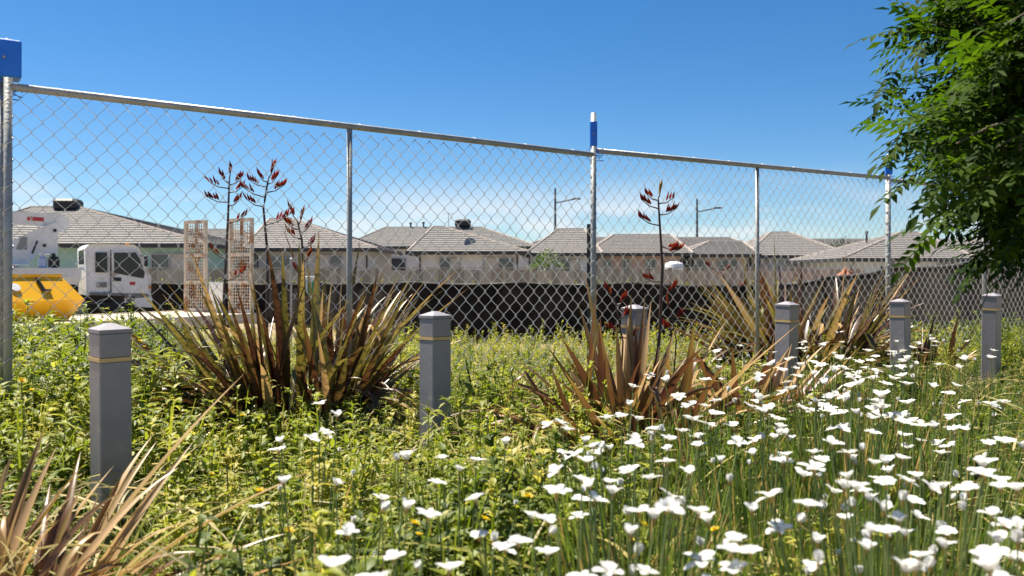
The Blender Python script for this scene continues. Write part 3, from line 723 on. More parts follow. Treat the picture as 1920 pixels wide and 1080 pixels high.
# ------------------------------------------------------------------ flax plants: every leaf an object
def flax(name_label, X, Y, n, L0, L1, W, lean0, lean1, tint0, tint1, spread=.16, az=None, dead=.12, cat='flax', droop=(.05, .55), kinkp=.1, extra=(), lm=None):
    z = float(ground_h(X, Y)); e = empty('flax_plant', (X, Y, z), name_label, cat)
    nf = max(5, n // 11); fa = rng.uniform(0, 2 * np.pi, nf) if az is None else rng.uniform(az[0], az[1], nf)
    fr_ = np.sqrt(rng.uniform(0, 1, nf)); k = rng.integers(0, nf, n)      # leaves grow in flat fans, each fan leaning outwards
    fl_ = lean0 + (lean1 - lean0) * .5 * fr_; fdir = np.stack([np.cos(fa) * np.sin(fl_), np.sin(fa) * np.sin(fl_), np.cos(fl_)], 1)
    fp = rng.uniform(0, np.pi, nf); fpl = np.stack([np.cos(fp), np.sin(fp), np.zeros(nf)], 1)
    d = fdir[k] + fpl[k] * (rng.uniform(-.62, .62, n) * (.35 + lean1 * .55))[:, None] + rng.normal(0, .09, (n, 3)); d[:, 2] = np.maximum(d[:, 2], .12); d = nrm(d)
    a = np.arctan2(d[:, 1], d[:, 0])
    base = np.stack([np.cos(fa[k]) * fr_[k] * spread, np.sin(fa[k]) * fr_[k] * spread, np.full(n, -.02)], 1) + fpl[k] * rng.uniform(-.05, .05, n)[:, None]
    lean = np.arccos(d[:, 2])
    L = rng.uniform(L0, L1, n) * (1 - .15 * (lean / 1.2)); W_ = W * rng.uniform(.65, 1.2, n)
    dr = rng.uniform(*droop, n) ** 1.0 * (.3 + lean) + np.where(rng.uniform(0, 1, n) < .2, rng.uniform(.25, .8, n), 0)
    tw = rng.normal(0, .55, n); kk = np.where(rng.uniform(0, 1, n) < kinkp, rng.uniform(.45, .8, n), 2.0)
    t = rng.uniform(tint0, tint1, n); t = np.where(rng.uniform(0, 1, n) < dead, rng.uniform(.8, 1.0, n), t)
    for (ea, el, eL, eW, ed, et) in extra:       # single leaves set by hand: azimuth, lean, length, width, droop, tint
        d = np.vstack([d, [math.cos(ea) * math.sin(el), math.sin(ea) * math.sin(el), math.cos(el)]]); base = np.vstack([base, [.05 * math.cos(ea), .05 * math.sin(ea), 0]])
        L = np.append(L, eL); W_ = np.append(W_, eW); dr = np.append(dr, ed); tw = np.append(tw, .2); kk = np.append(kk, 2.0); t = np.append(t, et)
    prof = lambda s: np.clip(np.minimum(.5 + 1.3 * s, 1.0) * (1 - np.clip((s - .45) / .55, 0, 1) ** 1.6), .02, 1)
    V, Q = strips(base, d, L, W_, dr, 9, .24, prof, tw, kk)
    N, S = V.shape[0], V.shape[1]; Q1 = Q[:18]
    s = np.linspace(0, 1, S)
    for i in range(N):
        ti = np.repeat(np.clip(t[i] + (.32 * s ** 3 - .12 * (1 - s) ** 2), 0, 1), 3) + np.tile([-.06, .05, -.06], S)
        link('leaf', np_mesh('leaf', V[i], Q1, lm or M_FLAX, ti), e)
    return e
def stalk(e, pts, branches, r0=.011, red=.5):
    """flower stalk in world coordinates, made local to e; branches: (t along stalk, dx, dz, length, flowers, tint)"""
    o = Vector(e.location); P = [Vector(p) - o for p in pts]
    # smooth the polyline
    pts2 = []
    for i in range(len(P) - 1):
        for q in range(4): pts2.append(P[i].lerp(P[i + 1], q / 4))
    pts2.append(P[-1])
    st = MB().tube(pts2, [r0 * (1 - .6 * i / (len(pts2) - 1)) for i in range(len(pts2))], 7).build('stalk', M_STALK, e, True)
    for (t, dx, dz, ln, nf, tint) in branches:
        f = t * (len(P) - 1); i = min(int(f), len(P) - 2); b = P[i].lerp(P[i + 1], f - i)
        d = Vector((dx, random.uniform(-.5, .5) * abs(dx), dz)).normalized()
        mid = b + d * ln * .5 + Vector((0, 0, -.012)); end = b + d * ln
        mb = MB(); mb.tube([b, mid, end], [.004, .003, .002], 5)
        br = mb.build('flower_branch', M_STALK, st)
        base, dirs, LL = [], [], []
        for k in range(nf):
            q = .4 + .6 * (k + .5) / nf; pnt = b.lerp(end, q); base.append(pnt); dd = (d * .75 + Vector((random.uniform(-.35, .35), random.uniform(-.35, .35), .85 + .2 * random.random()))).normalized(); dirs.append(dd); LL.append(random.uniform(.028, .05))
        nb = len(base); V1, Q1 = strips(np.array(base), np.array(dirs), np.array(LL), np.full(nb, .0095), np.full(nb, -.12), 4, .5, lambda s: np.clip(np.sin(np.clip(s * 1.02 + .12, 0, 1) * np.pi) ** .7, .08, 1))
        V2, Q2 = strips(np.array(base), np.array(dirs), np.array(LL), np.full(nb, .0095), np.full(nb, -.12), 4, -.5, lambda s: np.clip(np.sin(np.clip(s * 1.02 + .12, 0, 1) * np.pi) ** .7, .08, 1))
        V = np.concatenate([V1, V2]); Q = np.concatenate([Q1, Q2 + V1.size // 3])
        tt = np.repeat(np.tile(np.clip(tint + rng.normal(0, .15, nb), 0, 1), 2), 15)
        tag(link('flower_cluster', np_mesh('flower_cluster', V, Q, M_FRED, tt), st), kind='stuff')
big = flax('large bronze green flax with tall dark flower stalks, behind the fence wire', -1.12, 4.5, 290, .76, 1.36, .044, .0, 1.1, .0, .72, .34, dead=.12, kinkp=.10,
           extra=[(-.9, .75, .8, .05, .9, .55), (-.6, .45, 1.0, .05, .8, .95), (-2.2, 1.0, .6, .05, .5, .2), (3.0, .8, .95, .05, .1, .3), (2.7, .6, 1.0, .05, .0, .3), (.1, .7, 1.25, .05, .1, .7), (-.1, .62, 1.3, .045, .1, .75)])
Zs = 4.45
stalk(big, [(-1.28, 4.45, .0), wp(422, 680, Zs), wp(420, 560, Zs), wp(428, 400, Zs), wp(430, 335, Zs)],
      [(1.0, .15, 1, .06, 6, .15), (.97, -.6, .55, .07, 4, .2), (.95, .7, .5, .09, 4, .2), (.93, -1, .35, .12, 4, .45), (.83, -1, .25, .13, 5, .35), (.9, 1, .45, .08, 3, .3), (.72, .9, .4, .12, 3, .3), (.62, -1, .5, .09, 3, .6), (.55, 1, .55, .13, 3, .5), (.8, .8, .5, .08, 4, .3)])
Zs = 4.6
stalk(big, [(-1.05, 4.55, .0), wp(500, 660, Zs), wp(502, 480, Zs), wp(494, 390, Zs), wp(503, 335, Zs)],
      [(1.0, .5, 1, .08, 6, .55), (.97, -.7, .6, .06, 4, .55), (.93, -1, .4, .14, 5, .5), (.88, 1, .35, .13, 5, .5), (.84, -1, .5, .14, 6, .15), (.76, -1, .45, .11, 4, .45), (.66, 1, .5, .15, 6, .45), (.95, .8, .7, .07, 4, .5)])
Zs = 4.7
stalk(big, [(-.98, 4.62, .0), wp(560, 640, Zs), wp(570, 520, Zs), wp(566, 450, Zs), wp(558, 415, Zs)],
      [(1.0, -.6, 1, .09, 6, .75), (.95, .4, 1, .07, 6, .8), (.88, -.9, .6, .09, 6, .7), (.84, .8, .8, .08, 5, .6), (.76, -.8, .5, .09, 4, .7), (.7, .8, .4, .07, 5, .6), (.6, .6, .8, .07, 5, .7), (.5, -.7, .8, .08, 4, .6)])
mid_ = flax('sprawling reddish tan flax in front of the half hidden bollard', 0.56, 4.05, 200, .50, .98, .045, .1, 1.45, .0, .55, .28, dead=.2, kinkp=.16, lm=M_FLAXR,
            extra=[(3.2, 1.1, .8, .05, .1, .35), (2.9, 1.2, .75, .05, .3, .9), (3.4, 1.25, .8, .045, .4, .6), (.25, .95, 1.0, .05, .1, .9), (.0, .85, 1.0, .045, .0, .92), (1.4, .12, .8, .045, 0, .5), (.8, .16, .78, .045, 0, .85), (2.0, .1, .7, .04, .05, .4), (1.1, .22, .82, .04, .0, .3), (2.2, .3, .95, .045, 0, .7), (2.0, .55, .85, .05, 0, .3)])
Zs = 4.5
stalk(mid_, [(.68, 4.35, .0), wp(1236, 640, Zs), wp(1242, 500, Zs), wp(1237, 420, Zs), wp(1234, 372, Zs)],
      [(1.0, .3, 1, .06, 6, .98), (.98, -1, .5, .09, 4, .45), (.95, .9, .35, .09, 3, .4), (.90, -1, .5, .11, 6, .35), (.84, 1, .35, .09, 7, .55), (.74, -1, .45, .12, 8, .45), (.58, .9, .2, .10, 8, .6), (.62, 1, -.1, .08, 6, .6), (.45, -1, .25, .10, 6, .6), (.4, .5, .4, .1, 6, .6)])
Zs = 4.35
stalk(mid_, [(.58, 4.25, .0), wp(1165, 700, Zs), wp(1168, 640, Zs), wp(1152, 560, Zs)],
      [(1.0, -.5, .6, .07, 6, .55), (.95, .6, .5, .07, 6, .55), (.85, .8, .3, .07, 6, .6), (.75, -.8, .2, .07, 6, .5), (.7, 1, .1, .06, 5, .5)], r0=.007)
stalk(mid_, [(.75, 4.4, .0), wp(1262, 720, 4.45), wp(1268, 640, 4.45), wp(1258, 585, 4.45)],
      [(1.0, -.4, 1, .06, 7, .6), (.9, .8, .6, .06, 6, .55), (.8, -.8, .3, .06, 6, .5)], r0=.006)
tall = flax('tall bronze flax behind the fence, between two posts at right', 2.48, 7.25, 290, .80, 1.48, .058, .05, 1.0, .0, .62, .36, dead=.15, kinkp=.14,
            extra=[(.1, .85, 1.5, .06, .35, .95), (-.1, .7, 1.3, .06, .6, .95), (3.1, .75, 1.3, .055, 0, .8)])
stalk(tall, [(2.2, 7.2, 0), wp(1395, 640, 7.2), wp(1380, 545, 7.2), wp(1340, 505, 7.2)],
      [(1.0, -.6, .4, .1, 7, .6), (.92, .6, .5, .1, 6, .6), (.8, -.5, .6, .1, 6, .6), (.7, .8, .3, .12, 6, .55)], r0=.008)
flax('flax with arching brown leaves in the lower left corner', -1.16, 1.80, 295, .46, .84, .027, .1, 1.2, .2, .85, .18, az=(-1.2, 2.6), dead=.3, droop=(.1, .75), kinkp=.06, lm=M_FLAXR,
     extra=[(.2, .75, .85, .035, .9, .8), (.5, .85, .9, .03, .2, .7), (-.2, .7, .8, .036, 1.0, .75), (.35, 1.0, .7, .03, .5, .6), (.9, .7, .95, .03, .1, .75)])
flax('low brown dying flax left of the big flax base', -1.55, 4.0, 42, .35, .62, .05, .7, 1.4, .02, .45, .14, dead=.2, droop=(.2, .6))
flax('dark reddish flax at the fence under the tree', 3.5, 7.2, 60, .4, .8, .035, .1, .9, .0, .5, .25, dead=.2)
flax('sprawling purple brown flax right of the reddish flax', 1.30, 4.6, 110, .5, .9, .048, .35, 1.3, .0, .5, .18, dead=.25, lm=M_FLAXR, extra=[(.3, 1.1, .8, .05, .3, .9), (.0, 1.15, .8, .05, .3, .7), (3.2, .9, .9, .045, .1, .95)])

# ------------------------------------------------------------------ white flowers (pixel lists read off the photo, set at real depth)
crops = {(1400, 780, 3.6): [(220,90),(270,130),(190,155),(60,165),(45,265),(270,270),(240,320),(645,95),(575,195),(450,255),(505,310),(455,365),(380,410),(690,255),(720,300),(680,425),(585,520),(660,495),(740,500),(790,515),(830,575),(925,645),(165,545),(35,645),(410,615),(215,770),(480,860),(25,930),(665,700),(810,905),(450,1040),(1050,50),(1120,40),(1180,70),(1260,80),(1060,140),(1050,295),(1310,260),(1360,210),(960,385),(1080,440),(1140,410),(940,465),(1120,590),(1250,505),(1320,490),(1490,510),(1740,185),(1720,440),(1710,490),(1830,505),(1655,675),(1745,745),(1840,760),(1830,860),(1690,860),(1030,720),(1155,690),(1070,810),(1350,800),(1330,890),(1165,960),(1640,1050),(1610,965),(1665,955),(1785,965),(1850,975),(840,790),(945,795),(860,330),(940,320),(1410,95),(1465,95),(1600,345),(1600,400),(1860,215)],
 (1400, 500, 3.6): [(640,445),(645,515),(515,545),(380,560),(175,585),(590,595),(820,575),(280,640),(365,675),(450,655),(240,705),(345,745),(450,730),(520,670),(635,635),(690,625),(760,650),(870,615),(660,700),(590,715),(520,715),(800,690),(870,650),(870,710),(720,750),(850,765),(760,800),(710,815),(525,795),(940,800),(980,580),(1005,515),(1110,415),(1155,530),(1255,500),(1270,540),(1490,510),(1470,635),(1085,635),(1040,685),(1295,670),(955,685),(1080,800),(1140,665),(245,850),(300,830),(90,905),(160,970),(470,910),(520,945),(380,960),(580,865),(665,885),(555,985),(640,995),(740,995),(840,1030),(900,885),(910,960),(860,975),(1085,930),(1415,810),(1475,915),(1645,930),(1385,1020),(1100,1045),(20,945),(80,745),(165,670)],
 (960, 780, 3.6): [(240,75),(330,50),(370,100),(640,25),(740,10),(850,30),(960,95),(950,135),(1150,110),(1060,165),(1260,150),(1340,75),(1490,75),(1220,30),(1050,240),(1050,315),(830,190),(490,180),(550,215),(660,230),(340,255),(500,315),(590,265),(300,385),(790,385),(930,430),(660,455),(470,440),(530,480),(680,530),(460,575),(560,575),(300,520),(1190,395),(1070,550),(1050,630),(860,650),(960,700),(1260,660),(1320,720),(1630,265),(1520,185),(1640,160),(1410,310),(1600,640),(240,715),(450,690),(135,690),(800,800),(40,860),(240,940),(650,1060),(900,1060),(1280,985),(1595,930),(1510,850),(1480,920),(430,265),(1500,1045)],
 (480, 810, 4.0): [(190,80),(420,65),(525,10),(170,145),(205,390),(600,400),(940,510),(1130,575),(1290,640),(15,570),(1400,205),(1525,295),(1650,220),(1350,390),(1650,510),(1670,790),(1860,880),(1035,955),(1450,1045),(580,1020),(690,770),(1870,95),(1130,210)],
 (920, 520, 3.375): [(1010,625),(900,700),(1110,665),(1360,655),(1190,765),(880,810),(1240,830),(820,870),(940,905),(730,900),(1350,820),(1430,785),(1270,905),(1420,870),(1530,950),(1620,815),(1710,775),(1770,835),(1390,950),(360,950),(480,970),(100,1050),(1210,985),(1320,1010),(1110,1030),(1030,980),(590,1040),(920,1055)],
 (0, 0, 1.0): [(600,758),(632,782),(1090,1090),(1700,1075),(700,1095),(1330,1095),(1880,1090)]}
fl_px = []
for (ox, oy, sc), L_ in crops.items():
    for (u, v) in L_:
        x, y = ox + u / sc, oy + v / sc
        if all(abs(x - a) + abs(y - b) > 13 for a, b in fl_px): fl_px.append((x, y))
M_PETAL = leafmat('white_petal', [(0, (.74, .73, .70)), (1, (.86, .86, .84))], .38, rough=.55, tboost=1.0)
M_THROAT = leafmat('flower_throat', [(0, (.42, .30, .10)), (1, (.55, .42, .16))], .3, tboost=1.1)
def flower_mesh(cup, seed, n=6):
    r_ = np.random.default_rng(seed); az = np.arange(n) * 2 * np.pi / n + r_.normal(0, .07, n); el = np.where(np.arange(n) % 2 == 0, cup, cup - .16) + r_.normal(0, .17, n)
    d = np.stack([np.cos(az) * np.sin(el), np.sin(az) * np.sin(el), np.cos(el)], 1)
    L = np.where(np.arange(n) % 2 == 0, .037, .030) * r_.uniform(.85, 1.1, n); W = np.where(np.arange(n) % 2 == 0, .027, .017) * r_.uniform(.85, 1.15, n)
    base = d * .002
    V, Q = strips(base, d, L, W, np.full(n, .28), 5, .10, lambda s: np.clip(np.sin(np.clip(.12 + s * .80, 0, 1) * np.pi) ** .8, .1, 1))
    t = np.repeat(r_.uniform(.3, 1, n), 18)
    # calyx tube and centre
    nc = 6; a2 = np.arange(nc) * 2 * np.pi / nc; dd = np.stack([np.cos(a2) * .28, np.sin(a2) * .28, -np.ones(nc)], 1) * -1; dd = nrm(dd)
    b2 = np.tile([0, 0, -.016], (nc, 1)); V2, Q2 = strips(b2, dd, np.full(nc, .020), np.full(nc, .007), np.zeros(nc), 5, .1)
    V3, Q3 = strips(np.zeros((3, 3)), rand_dirs(3, .1, .5), np.full(3, .012), np.full(3, .003), np.zeros(3), 5, .1)
    Va = np.concatenate([V.reshape(-1, 3), V2.reshape(-1, 3), V3.reshape(-1, 3)]); off = V.size // 3
    Qa = np.concatenate([Q, Q2 + off, Q3 + off + V2.size // 3]); mi = np.concatenate([np.zeros(len(Q)), np.ones(len(Q2) + len(Q3))])
    ta = np.concatenate([t, np.full(V2.size // 3, .5), np.full(V3.size // 3, .8)])
    return np_mesh('flower', Va, Qa, [M_PETAL, M_THROAT], ta, True, mi)
FL = [flower_mesh(c, i) for i, c in enumerate((.85, .95, 1.08, 1.2, .72, 1.0, .88, .5))]
BUD = flower_mesh(.2, 77, 6)
fw = []
for (x, y) in fl_px:
    h = .52 + random.uniform(-.06, .05)
    Z = (EYE - h) * F / (y - 515)
    if Z > 6.4: h = EYE - (y - 515) / F * 6.2; Z = 6.2
    fw.append(((x - 960) / F * Z, Z, h))
# a few more deeper in the drift and beyond the frame edges
for q in range(18):
    Z = random.uniform(2.4, 5.2); X = random.uniform(.18 * Z + .25, .72 * Z); fw.append((X, Z, random.uniform(.44, .54)))
for (X, Y, h) in random.sample([f for f in fw if f[1] > 1.9 and f[0] > .15 * f[1]], 55):      # second bloom on the same stalk
    fw.append((X + random.uniform(-.06, .06), Y + random.uniform(-.07, .07), h - random.uniform(-.01, .06)))
# group flowers into clumps
cl = []
for (X, Y, h) in fw:
    best = None
    for c_ in cl:
        d_ = math.hypot(c_['x'] - X, c_['y'] - Y)
        if d_ < .30 and (best is None or d_ < best[0]): best = (d_, c_)
    if best: c_ = best[1]; c_['f'].append((X, Y, h)); k = len(c_['f']); c_['x'] += (X - c_['x']) / k; c_['y'] += (Y - c_['y']) / k
    else: cl.append({'x': X, 'y': Y, 'f': [(X, Y, h)]})
def clump_label(x, y):
    px_ = 960 + x / y * F
    if px_ < 760: return ('white flowered iris plant among the weeds before the big flax' if y > 2 else 'white flowered iris plant in the near weeds at bottom left of centre')
    if px_ < 1010: return ('white flowered iris plant in the weeds right of the second bollard' if y > 2.3 else 'blurred white flowered iris plant near the bottom, left of the drift')
    if px_ < 1440: return ('white flowered iris plant at the foot of the reddish flax' if y > 3.2 else ('white flowered iris plant mid drift below the reddish flax' if y > 2 else 'white flowered iris plant at the bottom centre of the drift'))
    if px_ < 1740: return ('white flowered iris plant in front of the right hand bollards' if y > 3.4 else ('white flowered iris plant in the thick of the drift at right' if y > 2 else 'white flowered iris plant at the bottom right of the drift'))
    return ('white flowered iris plant under the tree near the rightmost bollard' if y > 3.2 else 'white flowered iris plant in the shade at the right edge')
from collections import defaultdict
bins = defaultdict(list)
for c_ in cl: c_['lab'] = clump_label(c_['x'], c_['y']); bins[c_['lab']].append(c_)
ordn = ['', 'second', 'third', 'fourth', 'fifth', 'sixth', 'seventh', 'eighth', 'ninth', 'tenth', 'eleventh', 'twelfth', 'thirteenth']
for k_, L_ in bins.items():
    L_.sort(key=lambda c: c['x'] / c['y']); m_ = len(L_)
    for q, c_ in enumerate(L_):
        c_['grp'] = k_.replace('plant', 'plants')
        if m_ > 1: c_['lab'] = k_ + (', leftmost one' if q == 0 else (', rightmost one' if q == m_ - 1 else ', ' + ordn[min(q, 12)] + ' from left'))
stem_m = [MB().tube([(0, 0, 0), (.004, .002, .5), (0, 0, 1.0)], [.0026, .0021, .0017], 5, cap=False).mesh('stem', mat('flower_stem', (.13, .19, .045), (.19, .24, .07), .6), True)]
iris_prof = lambda s: np.clip(np.minimum(.6 + 1.2 * s, 1) * (1 - s ** 2.5), .03, 1)
for c_ in cl:
    X, Y = c_['x'], c_['y']; g = float(ground_h(X, Y)); lab = c_['lab']
    e = empty('iris_plant', (X, Y, g), lab, 'iris', c_['grp'])
    px_ = 960 + X / Y * F
    nb = int(45 + 24 * len(c_['f'])) if px_ > 1000 else int(14 + 8 * len(c_['f']))
    a = rng.uniform(0, 2 * np.pi, nb); rb = .16 * np.sqrt(rng.uniform(0, 1, nb)); base = np.stack([np.cos(a) * rb, np.sin(a) * rb, np.full(nb, -.02)], 1)
    V, Q = strips(base, rand_dirs(nb, .02, .42, a), rng.uniform(.28, .54, nb), rng.uniform(.005, .0105, nb), rng.uniform(0, .35, nb), 5, .2, iris_prof, rng.normal(0, .8, nb))
    t = np.repeat(np.where(rng.uniform(0, 1, nb) < .16, 1.0, rng.uniform(.1, .85, nb)), 18)
    tag(link('blades', np_mesh('blades', V, Q, M_IRIS, t), e), kind='stuff')
    for q in range(max(1, len(c_['f']) // 2)):      # unopened buds
        bx_, by_, bh = random.uniform(-.17, .17), random.uniform(-.17, .17), random.uniform(.36, .52)
        s_ = link('stem', stem_m[0], e); s_.location = (bx_, by_, 0); s_.scale = (.9, .9, bh - .012)
        f_ = link('bud', BUD, e); f_.location = (bx_, by_, bh); k = random.uniform(.4, .7); f_.scale = (k, k, k); f_.rotation_euler = (random.gauss(0, .2), random.gauss(0, .2), random.uniform(0, 6))
    for (fx, fy, fh) in c_['f']:
        bx_, by_ = (fx - X) * .45, (fy - Y) * .45
        v = Vector((fx - X - bx_, fy - Y - by_, fh - g - .014))
        s_ = link('stem', stem_m[0], e); s_.location = (bx_, by_, 0); s_.rotation_mode = 'QUATERNION'; s_.rotation_quaternion = v.to_track_quat('Z', 'Y'); s_.scale = (1, 1, v.length)
        f_ = link('flower', random.choice(FL), e); f_.location = (fx - X, fy - Y, fh - g); k = random.triangular(.46, .86, .6) * (1.25 if fy > 2.4 else 1.0); f_.scale = (k, k, k)
        f_.rotation_euler = (random.gauss(0, .14), random.gauss(0, .14), random.uniform(0, 6.28))

# ------------------------------------------------------------------ weeds and grass (uncountable cover)
def sprig(seed, nl=20, ll=.17, lw=.05, bush=.0, heads=3):
    """unit-height leafy weed: stem, alternate leaves, side shoots, bud heads"""
    global rng
    keep = rng; rng = np.random.default_rng(seed)
    parts, qs, tt, off = [], [], [], 0
    def put(V, Q, t):
        nonlocal off
        parts.append(V.reshape(-1, 3)); qs.append(Q + off); tt.append(t); off += V.size // 3
    sb = np.array([[0, 0, 0.0]]); sd = nrm(np.array([[rng.normal(0, .1), rng.normal(0, .1), 1.0]]))
    V, Q = strips(sb, sd, np.array([.95]), np.array([.022]), np.zeros(1), 3, .3, lambda s: 1 - .6 * s); put(V, Q, np.full(V.size // 3, -.1))
    ns = 3; a = rng.uniform(0, 6.28, ns); st = rng.uniform(.15, .5, ns); Ls = rng.uniform(.35, .5, ns)
    b = sd * st[:, None]; d = rand_dirs(ns, .4, .8, a); V, Q = strips(b, d, Ls, np.full(ns, .016), np.full(ns, -.2), 3, .3, lambda s: 1 - .5 * s); put(V, Q, np.full(V.size // 3, -.1))
    stems = [(sb[0], sd[0], .95, nl // 2)] + [(b[i], d[i], Ls[i], nl // 6) for i in range(ns)]
    for (p, dd, l, n) in stems:
        s = rng.uniform(.12, 1, n); az = np.arange(n) * 2.4 + rng.uniform(0, 6)
        bb = p + dd * (s * l)[:, None]; ld = rand_dirs(n, .7, 1.35, az); lL = ll * rng.uniform(.7, 1.2, n) * (1.15 - .5 * s)
        V, Q = strips(bb, ld, lL, lw * rng.uniform(.8, 1.2, n) * (1.1 - .4 * s), rng.uniform(.0, .5, n), 3, .18, lambda s: np.array([.3, 1.05, .62, .10]) if len(s) == 4 else s); put(V, Q, np.repeat(rng.uniform(-.15, .15, n) + .12 * (s - .5), 12))
    rng = keep
    return np.concatenate(parts), np.concatenate(qs), np.concatenate(tt)
SPR = [sprig(i, 36 + 6 * (i % 3), .115 + .025 * (i % 4), .05 + .014 * (i % 3)) for i in range(7)]
def scatter(name, pos, h, tint, lab, cat, mtl, templates, wscale=None):
    Vs, Qs, Ts, off = [], [], [], 0
    kind = rng.integers(0, len(templates), len(pos))
    for k, (tv, tq, ttt) in enumerate(templates):
        ix = np.where(kind == k)[0]; n = len(ix)
        if n == 0: continue
        a = rng.uniform(0, 2 * np.pi, n); ca, sa = np.cos(a), np.sin(a); ws = (rng.uniform(.75, 1.25, n) if wscale is None else wscale[ix]) * h[ix]
        x = tv[None, :, 0] * ws[:, None]; y = tv[None, :, 1] * ws[:, None]; z = tv[None, :, 2] * h[ix][:, None]
        lx, ly = rng.normal(0, .12, n), rng.normal(0, .12, n)
        X = x * ca[:, None] - y * sa[:, None] + z * lx[:, None] + pos[ix, 0][:, None]; Y = x * sa[:, None] + y * ca[:, None] + z * ly[:, None] + pos[ix, 1][:, None]
        V = np.stack([X, Y, z + pos[ix, 2][:, None]], -1); Vs.append(V.reshape(-1, 3))
        Qs.append((tq[None] + (np.arange(n) * len(tv))[:, None, None]).reshape(-1, 4) + off); off += n * len(tv)
        Ts.append((ttt[None] + tint[ix][:, None]).reshape(-1))
    o = link(name, np_mesh(name, np.concatenate(Vs), np.concatenate(Qs), mtl, np.clip(np.concatenate(Ts), 0, 1)))
    return tag(o, lab, cat, None, 'stuff')
def field(n, z0, z1, power=1.0, side=.72):
    u = rng.uniform(0, 1, n); Y = z0 + (z1 - z0) * u ** power; X = rng.uniform(-side, side, n) * Y
    return X, Y
def pnoise(X, Y, s, o=0.): return .5 + .25 * (np.sin(X * s + 1.3 + o) * np.cos(Y * s * 1.1 - .7 + o) + np.sin(X * s * 2.3 - Y * s * 1.9 + 2 * o + .4))
# leafy weeds
X, Y = field(6000, 1.15, 9.0, 1.15)
px_ = 960 + X / Y * F
leftness = 1 - ss(250, 420, px_)
drift = ss(1050, 1350, px_) * (1 - ss(5.2, 6.4, Y))
keepm = rng.uniform(0, 1, len(X)) > np.maximum(.55 * drift, .75 * ss(5.5, 7, Y) * (1 - leftness))
dryspot = np.exp(-(((px_ - 320) / 60) ** 2 + ((Y - 5.6) / .9) ** 2)); keepm &= rng.uniform(0, 1, len(X)) > dryspot
X, Y, px_, leftness = X[keepm], Y[keepm], px_[keepm], leftness[keepm]
shade_dk = ss(1600, 1850, px_); hh = (.19 + .24 * pnoise(X, Y, 2.6) ** 1.4) * rng.uniform(.7, 1.25, len(X))
hh += leftness * ss(2.9, 3.6, Y) * .26 * rng.uniform(.5, 1.2, len(X))
hh *= (1 - .5 * np.exp(-((px_ - 205) / 75) ** 4) * (1 - ss(2.65, 2.9, Y))) * (1 - .8 * (1 - ss(150, 290, px_)) * (1 - ss(2.35, 2.75, Y)))
tin = np.clip(.10 + .62 * pnoise(X, Y, 1.4, 2.) + rng.normal(0, .2, len(X)) - .35 * shade_dk, 0, 1)  # tint lowered toward the right edge, painting in shade under the tree
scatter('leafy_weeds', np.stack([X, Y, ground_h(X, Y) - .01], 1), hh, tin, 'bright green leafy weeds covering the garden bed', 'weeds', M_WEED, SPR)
# taller weeds standing out of the cover, some of them dead and brown
X, Y = field(620, 1.7, 6.2, .9, .66)
px_ = 960 + X / Y * F; kx = (px_ < 1150) & ~((px_ > 130) & (px_ < 285) & (Y < 2.9))
kx &= ~((px_ < 300) & (Y < 2.9)); X, Y = X[kx], Y[kx]; n = len(X)
scatter('tall_weeds', np.stack([X, Y, ground_h(X, Y) - .01], 1), rng.uniform(.32, .56, n), np.where(rng.uniform(0, 1, n) < .14, 1.0, np.clip(rng.normal(.55, .2, n), 0, 1)), 'taller weeds standing out of the garden weeds', 'weeds', M_WEED, SPR, rng.uniform(.55, .85, n))
# grass blades
X, Y = field(26000, 1.15, 10.5, 1.0)
X2, Y2 = field(22000, 1.15, 5.2, 1.0); k2 = (X2 / Y2 > .08); X, Y = np.append(X, X2[k2]), np.append(Y, Y2[k2])
px_ = 960 + X / Y * F
n = len(X); d = rand_dirs(n, .05, .75)
gl = rng.uniform(.12, .36, n) * (1 + .25 * pnoise(X, Y, 1.7))
tg = np.clip(.15 + .5 * pnoise(X, Y, 1.1, 4.) + rng.normal(0, .2, n) + .22 * ss(5, 7.5, Y) * (1 - ss(1500, 1750, px_)) - .3 * ss(1600, 1850, px_), 0, 1)  # last term paints the same tree shade into the right-hand blades
V, Q = strips(np.stack([X, Y, ground_h(X, Y) - .01], 1), d, gl, rng.uniform(.004, .009, n), rng.uniform(.1, .7, n), 4, .12, iris_prof, rng.normal(0, .8, n))
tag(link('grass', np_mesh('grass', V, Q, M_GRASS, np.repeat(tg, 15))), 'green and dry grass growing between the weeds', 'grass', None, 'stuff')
# dead straw lying over
X, Y = field(2600, 1.3, 6.5, 1.0); n = len(X)
V, Q = strips(np.stack([X, Y, ground_h(X, Y) + rng.uniform(.08, .26, n)], 1), rand_dirs(n, .8, 1.7), rng.uniform(.12, .4, n), rng.uniform(.004, .011, n), rng.uniform(.1, .5, n), 4, .15, iris_prof, rng.normal(0, .8, n))
tag(link('dead_straw', np_mesh('dead_straw', V, Q, M_GRASS, np.repeat(rng.uniform(.8, 1, n), 15))), 'pale dead stalks lying over the weeds', 'straw', None, 'stuff')
